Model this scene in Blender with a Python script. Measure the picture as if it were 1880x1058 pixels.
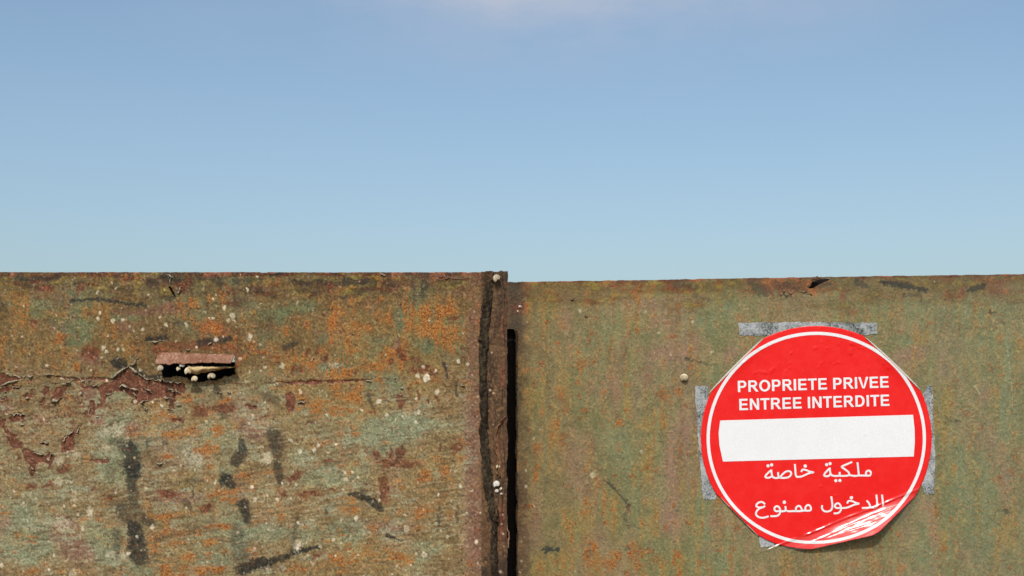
import bpy, math, random
import numpy as np
from mathutils import Matrix, Vector, Euler

for o in list(bpy.data.objects):
    bpy.data.objects.remove(o)
SC = bpy.context.scene
COL = SC.collection

# ------------------------------------------------------------------ camera, sky, sun, exposure
CAM_D, CAM_Z = 2.6, 1.72            # metres in front of the front leaf, eye height
cam = bpy.data.cameras.new('camera')
camo = bpy.data.objects.new('camera', cam)
COL.objects.link(camo)
camo.location = (0, -CAM_D, CAM_Z)
camo.rotation_euler = (math.radians(90), 0, 0)
cam.sensor_width = 36
cam.lens = 36 * CAM_D / 1.88
cam.shift_y = (2.5 - 0.529 - CAM_Z) / 1.88
cam.clip_start = 0.05
cam.clip_end = 20000
SC.camera = camo

TO_SUN = Vector((-0.19, -1.0, 1.05)).normalized()
SUN_EL = math.asin(TO_SUN.z)
SUN_AZ = math.atan2(TO_SUN.x, TO_SUN.y)      # from +Y towards +X
world = bpy.data.worlds.new('World')
SC.world = world
world.use_nodes = True
nt = world.node_tree
nt.nodes.clear()
w_out = nt.nodes.new('ShaderNodeOutputWorld')
w_bg = nt.nodes.new('ShaderNodeBackground')
w_sky = nt.nodes.new('ShaderNodeTexSky')
w_sky.sky_type = 'NISHITA'
w_sky.sun_disc = False
w_sky.sun_elevation = SUN_EL
w_sky.sun_rotation = SUN_AZ
w_sky.altitude = 0
w_sky.air_density = 1.0
w_sky.dust_density = 2.7
w_sky.ozone_density = 1.5
w_bg.inputs['Strength'].default_value = 0.143
# one thin cloud high up ahead, broken by noise
geo = nt.nodes.new('ShaderNodeTexCoord')
def wmath(op, a, b=None, c=None):
    n = nt.nodes.new('ShaderNodeMath'); n.operation = op
    for i, v in enumerate((a, b, c)):
        if v is None: continue
        if isinstance(v, (int, float)): n.inputs[i].default_value = v
        else: nt.links.new(v, n.inputs[i])
    return n.outputs[0]
sep = nt.nodes.new('ShaderNodeSeparateXYZ')
nt.links.new(geo.outputs['Generated'], sep.inputs[0])
wn = nt.nodes.new('ShaderNodeTexNoise'); wn.inputs['Scale'].default_value = 9.0
wn.inputs['Detail'].default_value = 6; wn.inputs['Roughness'].default_value = 0.6
wm = nt.nodes.new('ShaderNodeMapping'); wm.inputs['Scale'].default_value = (1, 1, 2.6)
nt.links.new(geo.outputs['Generated'], wm.inputs[0]); nt.links.new(wm.outputs[0], wn.inputs['Vector'])
az = wmath('DIVIDE', wmath('SUBTRACT', wmath('DIVIDE', sep.outputs[0], wmath('MAXIMUM', sep.outputs[1], 0.02)), 0.045), 0.17)
el = wmath('DIVIDE', wmath('SUBTRACT', sep.outputs[2], 0.312), 0.042)
rr = wmath('ADD', wmath('MULTIPLY', az, az), wmath('MULTIPLY', el, el))
fall = wmath('EXPONENT', wmath('MULTIPLY', rr, -0.8))
front = wmath('GREATER_THAN', sep.outputs[1], 0.05)
nz = wmath('SUBTRACT', wmath('MULTIPLY', wn.outputs[0], 2.6), 0.6)
msk = wmath('MULTIPLY', wmath('MULTIPLY', fall, front), nz)
msk_n = nt.nodes.new('ShaderNodeClamp'); nt.links.new(wmath('MULTIPLY', msk, 1.0), msk_n.inputs[0])
wmix = nt.nodes.new('ShaderNodeMix'); wmix.data_type = 'RGBA'
nt.links.new(msk_n.outputs[0], wmix.inputs[0])
w_tint = nt.nodes.new('ShaderNodeMix'); w_tint.data_type = 'RGBA'; w_tint.blend_type = 'MULTIPLY'
w_tint.inputs[0].default_value = 1.0
w_tint.inputs[7].default_value = (0.975, 1.005, 0.975, 1)
nt.links.new(w_sky.outputs[0], w_tint.inputs[6])
nt.links.new(w_tint.outputs[2], wmix.inputs[6])
wmix.inputs[7].default_value = (3.6, 3.85, 4.5, 1)
nt.links.new(wmix.outputs[2], w_bg.inputs['Color'])
nt.links.new(w_bg.outputs[0], w_out.inputs['Surface'])

sun = bpy.data.lights.new('sun', 'SUN')
sun.energy = 3.0
sun.angle = math.radians(0.53)
sun.color = (1.0, 0.975, 0.935)
suno = bpy.data.objects.new('sun', sun)
COL.objects.link(suno)
suno.rotation_euler = TO_SUN.to_track_quat('Z', 'Y').to_euler()
suno.location = (-2, -8, 10)

vs = SC.view_settings
vs.view_transform = 'Standard'
vs.look = 'None'
vs.gamma = 1
vs.use_curve_mapping = False
vs.exposure = 0.0
SC.cycles.max_bounces = 8
SC.cycles.transparent_max_bounces = 16

# ------------------------------------------------------------------ numeric helpers
DEPTH = 0.10                      # how far the second leaf is set back
def P(X, Y, d=0.0):
    """photo-plan millimetres on the plane at depth d -> world metres"""
    k = (CAM_D + d) / CAM_D
    X = np.asarray(X, float); Y = np.asarray(Y, float)
    x = (X - 940) / 1000 * k
    z = CAM_Z + ((2.5 - Y / 1000) - CAM_Z) * k
    return x, z
_tabs = {}
def vnoise(x, y, seed):
    if seed not in _tabs:
        _tabs[seed] = np.random.RandomState(seed).rand(256, 256).astype(np.float32) * 2 - 1
    t = _tabs[seed]
    xf = np.floor(x); yf = np.floor(y)
    u = x - xf; v = y - yf
    xi = xf.astype(np.int64) & 255; yi = yf.astype(np.int64) & 255
    x1 = (xi + 1) & 255; y1 = (yi + 1) & 255
    u = u * u * (3 - 2 * u); v = v * v * (3 - 2 * v)
    a = t[xi, yi] * (1 - u) + t[x1, yi] * u
    b = t[xi, y1] * (1 - u) + t[x1, y1] * u
    return a * (1 - v) + b * v
def fbm(x, y, seed, octv=4, gain=0.5):
    s = 0; a = 1.0; n = 0
    c, q = math.cos(0.6), math.sin(0.6)
    for i in range(octv):
        s = s + a * vnoise(x + 17.3 * i, y - 9.1 * i, seed + i)
        n += a * a
        a *= gain
        x, y = (x * c - y * q) * 2.03, (x * q + y * c) * 2.03
    return s / math.sqrt(n) * 1.6
def sm(a, b, x):
    t = np.clip((x - a) / (b - a), 0, 1)
    return t * t * (3 - 2 * t)
def lin(rgb, k=1.0):
    c = np.array(rgb, float) / 255
    c = np.where(c <= 0.04045, c / 12.92, ((c + 0.055) / 1.055) ** 2.4)
    return c * k
ALB = 0.80
def A(r, g, b): return lin((r, g, b), ALB)
def lay(col, rgb, m):
    m = np.clip(m, 0, 1)[:, None]
    return col * (1 - m) + np.asarray(rgb) * m
def mixc(a, b, t):
    t = np.clip(t, 0, 1)[:, None]
    return np.asarray(a) * (1 - t) + np.asarray(b) * t
def blob(X, Y, cx, cy, rx, ry, ang=0):
    ca, sa = math.cos(math.radians(ang)), math.sin(math.radians(ang))
    dx = X - cx; dy = Y - cy
    u = (dx * ca + dy * sa) / rx; v = (-dx * sa + dy * ca) / ry
    return np.exp(-(u * u + v * v) * 0.9)
def stroke(X, Y, pts, w0, w1=None, soft=0.35):
    """1 inside a brush stroke along pts, falling to 0 over its rim"""
    w1 = w0 if w1 is None else w1
    best = np.zeros_like(X)
    n = len(pts) - 1
    for i in range(n):
        ax, ay = pts[i]; bx, by = pts[i + 1]
        wa = w0 + (w1 - w0) * i / n; wb = w0 + (w1 - w0) * (i + 1) / n
        dx, dy = bx - ax, by - ay
        L2 = dx * dx + dy * dy + 1e-6
        t = np.clip(((X - ax) * dx + (Y - ay) * dy) / L2, 0, 1)
        d = np.hypot(X - ax - t * dx, Y - ay - t * dy)
        r = (wa + (wb - wa) * t) * 0.5
        best = np.maximum(best, np.clip((r - d) / (r * soft + 0.5) + 0.5, 0, 1))
    return best
def inpoly(X, Y, poly):
    c = np.zeros(X.shape, bool)
    n = len(poly)
    for i in range(n):
        x1, y1 = poly[i]; x2, y2 = poly[(i + 1) % n]
        if y1 == y2: continue
        c ^= ((y1 > Y) != (y2 > Y)) & (X < (x2 - x1) * (Y - y1) / (y2 - y1) + x1)
    return c
class Z:
    """plan coordinates read off an enlarged patch"""
    def __init__(s, ox, oy, k): s.o = (ox, oy); s.k = k
    def __call__(s, pts): return [(s.o[0] + p[0] / s.k, s.o[1] + p[1] / s.k) for p in pts]
    def b(s, x, y, rx, ry=None):
        return (s.o[0] + x / s.k, s.o[1] + y / s.k, rx / s.k, (rx if ry is None else ry) / s.k)
R1 = Z(0, 480, 3.917); R2 = Z(0, 730, 3.225); R3 = Z(450, 480, 3.917); R4 = Z(450, 730, 3.225)
R5 = Z(840, 490, 3.65); R6 = Z(840, 768, 3.65); R7 = Z(190, 590, 7.23); R8 = Z(0, 660, 4.809)
Q1 = Z(940, 490, 3.92); Q2 = Z(940, 760, 3.55); Q3 = Z(1260, 570, 3.917); Q4 = Z(1260, 800, 3.917)
Q6 = Z(1580, 480, 3.78); Q7 = Z(1680, 740, 3.325); QA = Z(1370, 840, 5.568); QT = Z(1380, 490, 10.44)

# ------------------------------------------------------------------ object helpers
def tag(o, label=None, cat=None, group=None, kind=None):
    if label: o['label'] = label
    if cat: o['category'] = cat
    if group: o['group'] = group
    if kind: o['kind'] = kind
    return o
def empty(name, loc):
    o = bpy.data.objects.new(name, None)
    o.empty_display_size = 0.1
    COL.objects.link(o)
    o.location = loc
    return o
def link(name, me, mat, parent=None):
    o = bpy.data.objects.new(name, me)
    COL.objects.link(o)
    if mat is not None:
        me.materials.clear(); me.materials.append(mat)
    if parent is not None:
        o.parent = parent
        m = Matrix.Identity(4); p = parent
        while p is not None:
            m = Matrix.Translation(p.location) @ m; p = p.parent
        o.matrix_parent_inverse = m.inverted()
    return o
def mesh(name, verts, faces, smooth=True, col=None, colname='paint'):
    verts = np.asarray(verts, np.float32)
    me = bpy.data.meshes.new(name)
    if isinstance(faces, np.ndarray):
        nf, k = faces.shape
        me.vertices.add(len(verts)); me.vertices.foreach_set('co', verts.ravel())
        me.loops.add(nf * k); me.loops.foreach_set('vertex_index', faces.astype(np.int32).ravel())
        me.polygons.add(nf)
        me.polygons.foreach_set('loop_start', np.arange(0, nf * k, k, dtype=np.int32))
        try: me.polygons.foreach_set('loop_total', np.full(nf, k, np.int32))
        except Exception: pass
        me.update(calc_edges=True)
    else:
        me.from_pydata([tuple(map(float, v)) for v in verts], [], faces)
        me.update()
    if smooth: me.polygons.foreach_set('use_smooth', np.ones(len(me.polygons), bool))
    if col is not None:
        a = me.color_attributes.new(colname, 'FLOAT_COLOR', 'POINT')
        c4 = np.zeros((len(verts), 4), np.float32); c4[:, :col.shape[1]] = col
        a.data.foreach_set('color', c4.ravel())
    return me
def gridfaces(nx, ny, flip=False):
    i = np.arange(nx - 1)[None, :]; j = np.arange(ny - 1)[:, None]
    a = (j * nx + i).ravel(); b = a + 1; c = a + nx + 1; d = a + nx
    f = np.stack([a, d, c, b], 1)        # rows run downwards (Y), seen from -y
    return f[:, ::-1] if flip else f
def box(name, lo, hi, mat, parent=None, bevel=0.0):
    x0, y0, z0 = lo; x1, y1, z1 = hi
    v = [(x0, y0, z0), (x1, y0, z0), (x1, y1, z0), (x0, y1, z0), (x0, y0, z1), (x1, y0, z1), (x1, y1, z1), (x0, y1, z1)]
    f = [(0, 3, 2, 1), (4, 5, 6, 7), (0, 1, 5, 4), (1, 2, 6, 5), (2, 3, 7, 6), (3, 0, 4, 7)]
    o = link(name, mesh(name, v, f, smooth=False), mat, parent)
    if bevel:
        m = o.modifiers.new('bevel', 'BEVEL'); m.width = bevel; m.segments = 2
    return o

# ------------------------------------------------------------------ materials
def newmat(name):
    m = bpy.data.materials.new(name); m.use_nodes = True
    return m, m.node_tree, m.node_tree.nodes['Principled BSDF']
def nd(t, kind, **kw):
    n = t.nodes.new(kind)
    for k, v in kw.items():
        if k in n.inputs.keys(): n.inputs[k].default_value = v
        else: setattr(n, k, v)
    return n
def noise(t, scale, detail=4, rough=0.6, vec=None):
    n = nd(t, 'ShaderNodeTexNoise', Scale=scale, Detail=detail, Roughness=rough)
    if vec is not None: t.links.new(vec, n.inputs['Vector'])
    return n.outputs[0]
def ramp(t, src, stops):
    r = t.nodes.new('ShaderNodeValToRGB')
    e = r.color_ramp.elements
    while len(e) < len(stops): e.new(0.5)
    for el_, (p, c) in zip(e, stops):
        el_.position = p; el_.color = (*c, 1)
    t.links.new(src, r.inputs[0])
    return r.outputs[0]
def mixrgb(t, fac, a, b, mode='MIX'):
    m = t.nodes.new('ShaderNodeMix'); m.data_type = 'RGBA'; m.blend_type = mode
    for i, v in ((0, fac), (6, a), (7, b)):
        if isinstance(v, (int, float)): m.inputs[i].default_value = v
        elif isinstance(v, (tuple, list, np.ndarray)): m.inputs[i].default_value = (*v[:3], 1)
        else: t.links.new(v, m.inputs[i])
    return m.outputs[2]
def bump(t, bsdf, h, strength, dist):
    b = t.nodes.new('ShaderNodeBump'); b.inputs['Strength'].default_value = strength
    b.inputs['Distance'].default_value = dist
    t.links.new(h, b.inputs['Height']); t.links.new(b.outputs[0], bsdf.inputs['Normal'])
def painted(name, rough=(0.55, 0.8), grain=0.42, spec=0.25, bmp=0.0008, speckle=None):
    """weathered steel: the layer colours come with the sheet, grain and fine relief from noise"""
    m, t, b = newmat(name)
    at = t.nodes.new('ShaderNodeVertexColor'); at.layer_name = 'paint'
    tc = t.nodes.new('ShaderNodeTexCoord')
    n1 = noise(t, 340, 6, 0.75, tc.outputs['Object'])
    n2 = noise(t, 120, 5, 0.65, tc.outputs['Object'])
    g = ramp(t, n1, [(0.30, (1 - grain,) * 3), (0.70, (1 + grain * 0.8,) * 3)])
    c = mixrgb(t, 1.0, at.outputs[0], g, 'MULTIPLY')
    w = ramp(t, n2, [(0.3, (0.97, 1.0, 1.02)), (0.7, (1.04, 0.99, 0.95))])
    c = mixrgb(t, 1.0, c, w, 'MULTIPLY')
    if speckle:
        mp = t.nodes.new('ShaderNodeMapping'); mp.inputs['Scale'].default_value = speckle
        t.links.new(tc.outputs['Object'], mp.inputs[0])
        sn = noise(t, 1.0, 6, 0.72, mp.outputs[0])
        mp2 = t.nodes.new('ShaderNodeMapping'); mp2.inputs['Scale'].default_value = (330, 330, 330); mp2.inputs['Location'].default_value = (3.1, 7.7, 1.3)
        t.links.new(tc.outputs['Object'], mp2.inputs[0])
        sn2 = noise(t, 1.0, 4, 0.6, mp2.outputs[0])
        th_ = t.nodes.new('ShaderNodeMath'); th_.operation = 'MULTIPLY_ADD'; th_.inputs[1].default_value = 0.34; th_.inputs[2].default_value = -0.70
        t.links.new(at.outputs['Alpha'], th_.inputs[0])
        ad_ = t.nodes.new('ShaderNodeMath'); ad_.operation = 'ADD'
        t.links.new(th_.outputs[0], ad_.inputs[0]); t.links.new(sn, ad_.inputs[1])
        mr = t.nodes.new('ShaderNodeMapRange'); mr.inputs[1].default_value = 0.0; mr.inputs[2].default_value = 0.12
        t.links.new(ad_.outputs[0], mr.inputs[0])
        oc_ = ramp(t, sn2, [(0.30, tuple(A(86, 50, 26))), (0.43, tuple(A(142, 74, 26))), (0.52, tuple(A(174, 100, 36))), (0.63, tuple(A(184, 146, 74)))])
        mul_ = t.nodes.new('ShaderNodeMath'); mul_.operation = 'MULTIPLY'; mul_.inputs[1].default_value = 0.74
        t.links.new(mr.outputs[0], mul_.inputs[0])
        c = mixrgb(t, mul_.outputs[0], c, oc_)
        pore = ramp(t, sn2, [(0.30, (0.40, 0.34, 0.30)), (0.41, (1, 1, 1))])
        c = mixrgb(t, 1.0, c, pore, 'MULTIPLY')
    t.links.new(c, b.inputs['Base Color'])
    rr_ = t.nodes.new('ShaderNodeMapRange'); rr_.inputs[3].default_value = rough[0]; rr_.inputs[4].default_value = rough[1]
    t.links.new(n2, rr_.inputs[0]); t.links.new(rr_.outputs[0], b.inputs['Roughness'])
    b.inputs['Specular IOR Level'].default_value = spec
    bump(t, b, n1, 0.55, bmp)
    return m
def plain(name, rgb, rough=0.8, spec=0.2, nscale=300, var=0.25, bstr=0.4, bd=0.0006):
    m, t, b = newmat(name)
    tc = t.nodes.new('ShaderNodeTexCoord')
    n1 = noise(t, nscale, 5, 0.65, tc.outputs['Object'])
    rgb = np.array(rgb)
    c = ramp(t, n1, [(0.28, tuple(rgb * (1 - var))), (0.72, tuple(np.minimum(rgb * (1 + var), 0.9)))])
    t.links.new(c, b.inputs['Base Color'])
    b.inputs['Roughness'].default_value = rough
    b.inputs['Specular IOR Level'].default_value = spec
    bump(t, b, n1, bstr, bd)
    return m
M_SHEET = painted('weathered_painted_steel', speckle=(300, 300, 300), spec=0.2)
M_SHEET2 = painted('weathered_olive_steel', speckle=(330, 330, 190), spec=0.2, grain=0.30)
M_RUST = painted('rusty_edge_steel', rough=(0.7, 0.9), grain=0.35, spec=0.2, bmp=0.001)
M_SHADE_IRON = plain('shade_black_iron', (0.018, 0.014, 0.012), 0.9, 0.1)  # iron coloured near black: shade of gap and slot put into the colour
M_BACK = plain('rusty_back_steel', A(96, 66, 46), 0.85)
M_SEAL = painted('perished_seal', rough=(0.8, 0.95), grain=0.4, spec=0.12, bmp=0.0014)
M_FLAKE = painted('curled_paint', rough=(0.6, 0.8), grain=0.22, spec=0.2)
M_SHELL = painted('snail_shell', rough=(0.35, 0.5), grain=0.08, spec=0.4, bmp=0.00015)
M_SCRAP = painted('tan_scrap', rough=(0.7, 0.85), grain=0.2)

# sticker vinyl
def vinyl(name, rgb, rgb2, rough=0.42):
    m, t, b = newmat(name)
    tc = t.nodes.new('ShaderNodeTexCoord')
    n1 = noise(t, 55, 5, 0.6, tc.outputs['Object'])
    n2 = noise(t, 420, 3, 0.6, tc.outputs['Object'])
    c = ramp(t, n1, [(0.38, rgb), (0.72, rgb2)])
    g = ramp(t, n2, [(0.3, (0.93,) * 3), (0.7, (1.04,) * 3)])
    c = mixrgb(t, 1.0, c, g, 'MULTIPLY')
    t.links.new(c, b.inputs['Base Color'])
    b.inputs['Roughness'].default_value = rough
    b.inputs['Specular IOR Level'].default_value = 0.22
    # trapped air: a few round bubbles
    vo = nd(t, 'ShaderNodeTexVoronoi', Scale=38.0); t.links.new(tc.outputs['Object'], vo.inputs['Vector'])
    bb = ramp(t, vo.outputs[0], [(0.0, (1, 1, 1)), (0.17, (0, 0, 0))])
    n3 = noise(t, 9, 2, 0.5, tc.outputs['Object'])
    sel = ramp(t, n3, [(0.52, (0, 0, 0)), (0.62, (1, 1, 1))])
    h = mixrgb(t, 1.0, bb, sel, 'MULTIPLY')
    h2 = mixrgb(t, 0.12, h, n2)
    bump(t, b, h2, 0.35, 0.0022)
    return m
M_RED = vinyl('red_vinyl', (0.72, 0.009, 0.008), (0.75, 0.018, 0.015))
M_WHITE = vinyl('white_vinyl', (0.72, 0.72, 0.72), (0.74, 0.74, 0.74))
M_PALE = plain('pale_sticker_edge', A(205, 200, 185), 0.5, 0.3, 200, 0.15)
m, t, b = newmat('clear_film'); M_FILM = m
t.nodes.remove(b)
tr = t.nodes.new('ShaderNodeBsdfTransparent'); tr.inputs[0].default_value = (0.93, 0.94, 0.93, 1)
gl = t.nodes.new('ShaderNodeBsdfGlossy'); gl.inputs['Roughness'].default_value = 0.2
gl.inputs['Color'].default_value = (1, 1, 1, 1)
fr = t.nodes.new('ShaderNodeFresnel'); fr.inputs[0].default_value = 1.45
ms = t.nodes.new('ShaderNodeMixShader')
tc = t.nodes.new('ShaderNodeTexCoord')
fm = t.nodes.new('ShaderNodeMath'); fm.operation = 'MULTIPLY'; fm.inputs[1].default_value = 0.95; fm.use_clamp = True
t.links.new(fr.outputs[0], fm.inputs[0])
t.links.new(fm.outputs[0], ms.inputs[0]); t.links.new(tr.outputs[0], ms.inputs[1]); t.links.new(gl.outputs[0], ms.inputs[2])
t.links.new(ms.outputs[0], t.nodes['Material Output'].inputs[0])

# worn tape
def tape_mat():
    m, t, b = newmat('worn_grey_tape')
    tc = t.nodes.new('ShaderNodeTexCoord')
    n1 = noise(t, 330, 5, 0.8, tc.outputs['Object'])
    n2 = noise(t, 28, 4, 0.65, tc.outputs['Object'])
    ad = t.nodes.new('ShaderNodeMath'); ad.operation = 'ADD'
    mu = t.nodes.new('ShaderNodeMath'); mu.operation = 'MULTIPLY'; mu.inputs[1].default_value = 0.75
    t.links.new(n2, mu.inputs[0]); t.links.new(n1, ad.inputs[0]); t.links.new(mu.outputs[0], ad.inputs[1])
    c = ramp(t, ad.outputs[0], [(0.70, tuple(A(52, 60, 50))), (0.78, tuple(A(108, 113, 108))), (0.88, tuple(A(160, 163, 163))), (1.0, tuple(A(186, 188, 188)))])
    t.links.new(c, b.inputs['Base Color']); b.inputs['Roughness'].default_value = 0.75
    b.inputs['Specular IOR Level'].default_value = 0.2
    bump(t, b, ad.outputs[0], 0.5, 0.0008)
    return m
M_TAPE = tape_mat()

# ------------------------------------------------------------------ ground
m, t, b = newmat('trodden_earth')
tc = t.nodes.new('ShaderNodeTexCoord')
n1 = noise(t, 0.6, 8, 0.65, tc.outputs['Object']); n2 = noise(t, 14, 6, 0.7, tc.outputs['Object'])
c = ramp(t, n1, [(0.3, (0.075, 0.06, 0.045)), (0.7, (0.13, 0.105, 0.08))])
c = mixrgb(t, 1.0, c, ramp(t, n2, [(0.3, (0.75,) * 3), (0.7, (1.2,) * 3)]), 'MULTIPLY')
t.links.new(c, b.inputs['Base Color']); b.inputs['Roughness'].default_value = 0.95
bump(t, b, n2, 0.6, 0.02)
g = link('ground', mesh('ground', [(-6000, -6000, 0), (6000, -6000, 0), (6000, 6000, 0), (-6000, 6000, 0)], [(0, 1, 2, 3)], False), m)
tag(g, kind='structure')

# ------------------------------------------------------------------ paint layers, front leaf
def warpL(X, Y):
    return 2.2 * fbm(X / 330, Y / 300, 71, 2) + 0.9 * fbm(X / 90, Y / 80, 75, 2)
def warpR(X, Y):
    return 2.4 * fbm(X / 380, Y / 420, 81, 2) + 0.5 * fbm(X / 120, Y / 140, 85, 2)
def seamY(X):
    return np.interp(X, [-800, 0, 130, 200, 330, 450, 680, 850, 1000], [690, 691, 692, 695, 702, 704, 697, 694.5, 694])

L_DARK = [
 (R2([(772, 315), (790, 430)]), 31, 30, .95), (R2([(785, 430), (782, 540)]), 26, 15, .7), (R2([(785, 530), (800, 680)]), 19, 22, .45),
 (R2([(715, 660), (745, 710)]), 24, 20, .55), (R2([(860, 725), (900, 750)]), 16, 10, .75), (R2([(800, 770), (818, 850), (822, 945)]), 24, 29, .92),
 (R2([(690, 800), (690, 930)]), 14, 10, .4), (R2([(650, 262), (720, 262)]), 9, 9, .4), (R2([(875, 260), (880, 350)]), 8, 6, .45),
 (R2([(1432, 265), (1440, 320), (1400, 372)]), 12, 22, .75), (R2([(1340, 480), (1355, 512)]), 24, 20, .9),
 (R2([(1440, 620), (1462, 725)]), 19, 14, .75), (R2([(1400, 770), (1430, 990)]), 20, 26, .3), (R2([(1430, 1020), (1560, 975)]), 22, 16, .85),
 (R2([(1145, 520), (1145, 600)]), 3, 2, .7), (R2([(1125, 330), (1105, 390)]), 5, 4, .45), (R2([(980, 510), (1190, 490)]), 5, 6, .35),
 (R2([(1100, 620), (1140, 660)]), 12, 8, .4), (R2([(965, 270), (985, 265)]), 7, 7, .4),
 (R4([(-10, 1020), (180, 965), (330, 905), (440, 880)]), 15, 6, .9), (R4([(280, 900), (300, 790), (310, 705)]), 10, 4, .4),
 (R4([(165, 215), (190, 300), (195, 430), (210, 490)]), 23, 12, .62), (R4([(620, 568), (720, 592), (800, 660)]), 7, 14, .85), (R4([(690, 545), (700, 570)]), 9, 7, .5),
 (R4([(1152, 650), (1140, 762)]), 6, 4, .55), (R4([(1258, 640), (1258, 730)]), 5, 4, .4), (R4([(840, 822), (935, 846)]), 6, 2, .8), (R4([(740, 0), (770, 90)]), 4, 3, .5),
 (R4([(435, 935), (1, 1045)]), 3, 3, .3), (R4([(485, 670), (490, 690)]), 6, 5, .6),
 (R1([(505, 290), (680, 272), (830, 288), (900, 298), (1060, 322)]), 5, 5, .75), (R1([(130, 118), (280, 128), (430, 110)]), 9, 6, .6),
 (R1([(1060, 560), (1190, 545)]), 8, 10, .9), (R1([(1430, 585), (1560, 572), (1655, 553)]), 10, 9, .8), (R1([(835, 722), (895, 762)]), 17, 15, .9),
 (R1([(1000, 800), (1060, 832), (1160, 838)]), 9, 9, .8), (R1([(1260, 445), (1330, 450)]), 9, 7, .4), (R1([(1545, 130), (1590, 160)]), 18, 12, .55),
 (R1([(1390, 240), (1520, 210)]), 9, 6, .35), (R1([(1080, 150), (1130, 170)]), 18, 14, .4), (R1([(1700, 150), (1880, 130)]), 10, 8, .4), (R1([(1190, 130), (1380, 150)]), 16, 12, .35),
 (R3([(350, 150), (470, 165)]), 10, 8, .6), (R3([(720, 140), (940, 152)]), 11, 8, .7), (R3([(790, 225), (930, 190)]), 14, 8, .35),
 (R3([(285, 618), (368, 592)]), 9, 6, .75), (R3([(1438, 735), (1450, 830)]), 8, 6, .7), (R3([(1520, 880), (1518, 970)]), 5, 4, .75), (R3([(1290, 150), (1275, 260)]), 11, 9, .4),
 (R3([(1205, 150), (1210, 280)]), 8, 6, .3), (R3([(150, 970), (230, 1000)]), 16, 10, .4), (R3([(885, 950), (915, 1040)]), 6, 4, .5), (R3([(1400, 155), (1540, 160)]), 9, 5, .4),
 (R3([(170, 95), (240, 100)]), 5, 4, .5), (R3([(560, 150), (700, 165)]), 8, 6, .3), (R3([(650, 260), (760, 250)]), 6, 4, .35),
]
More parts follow.
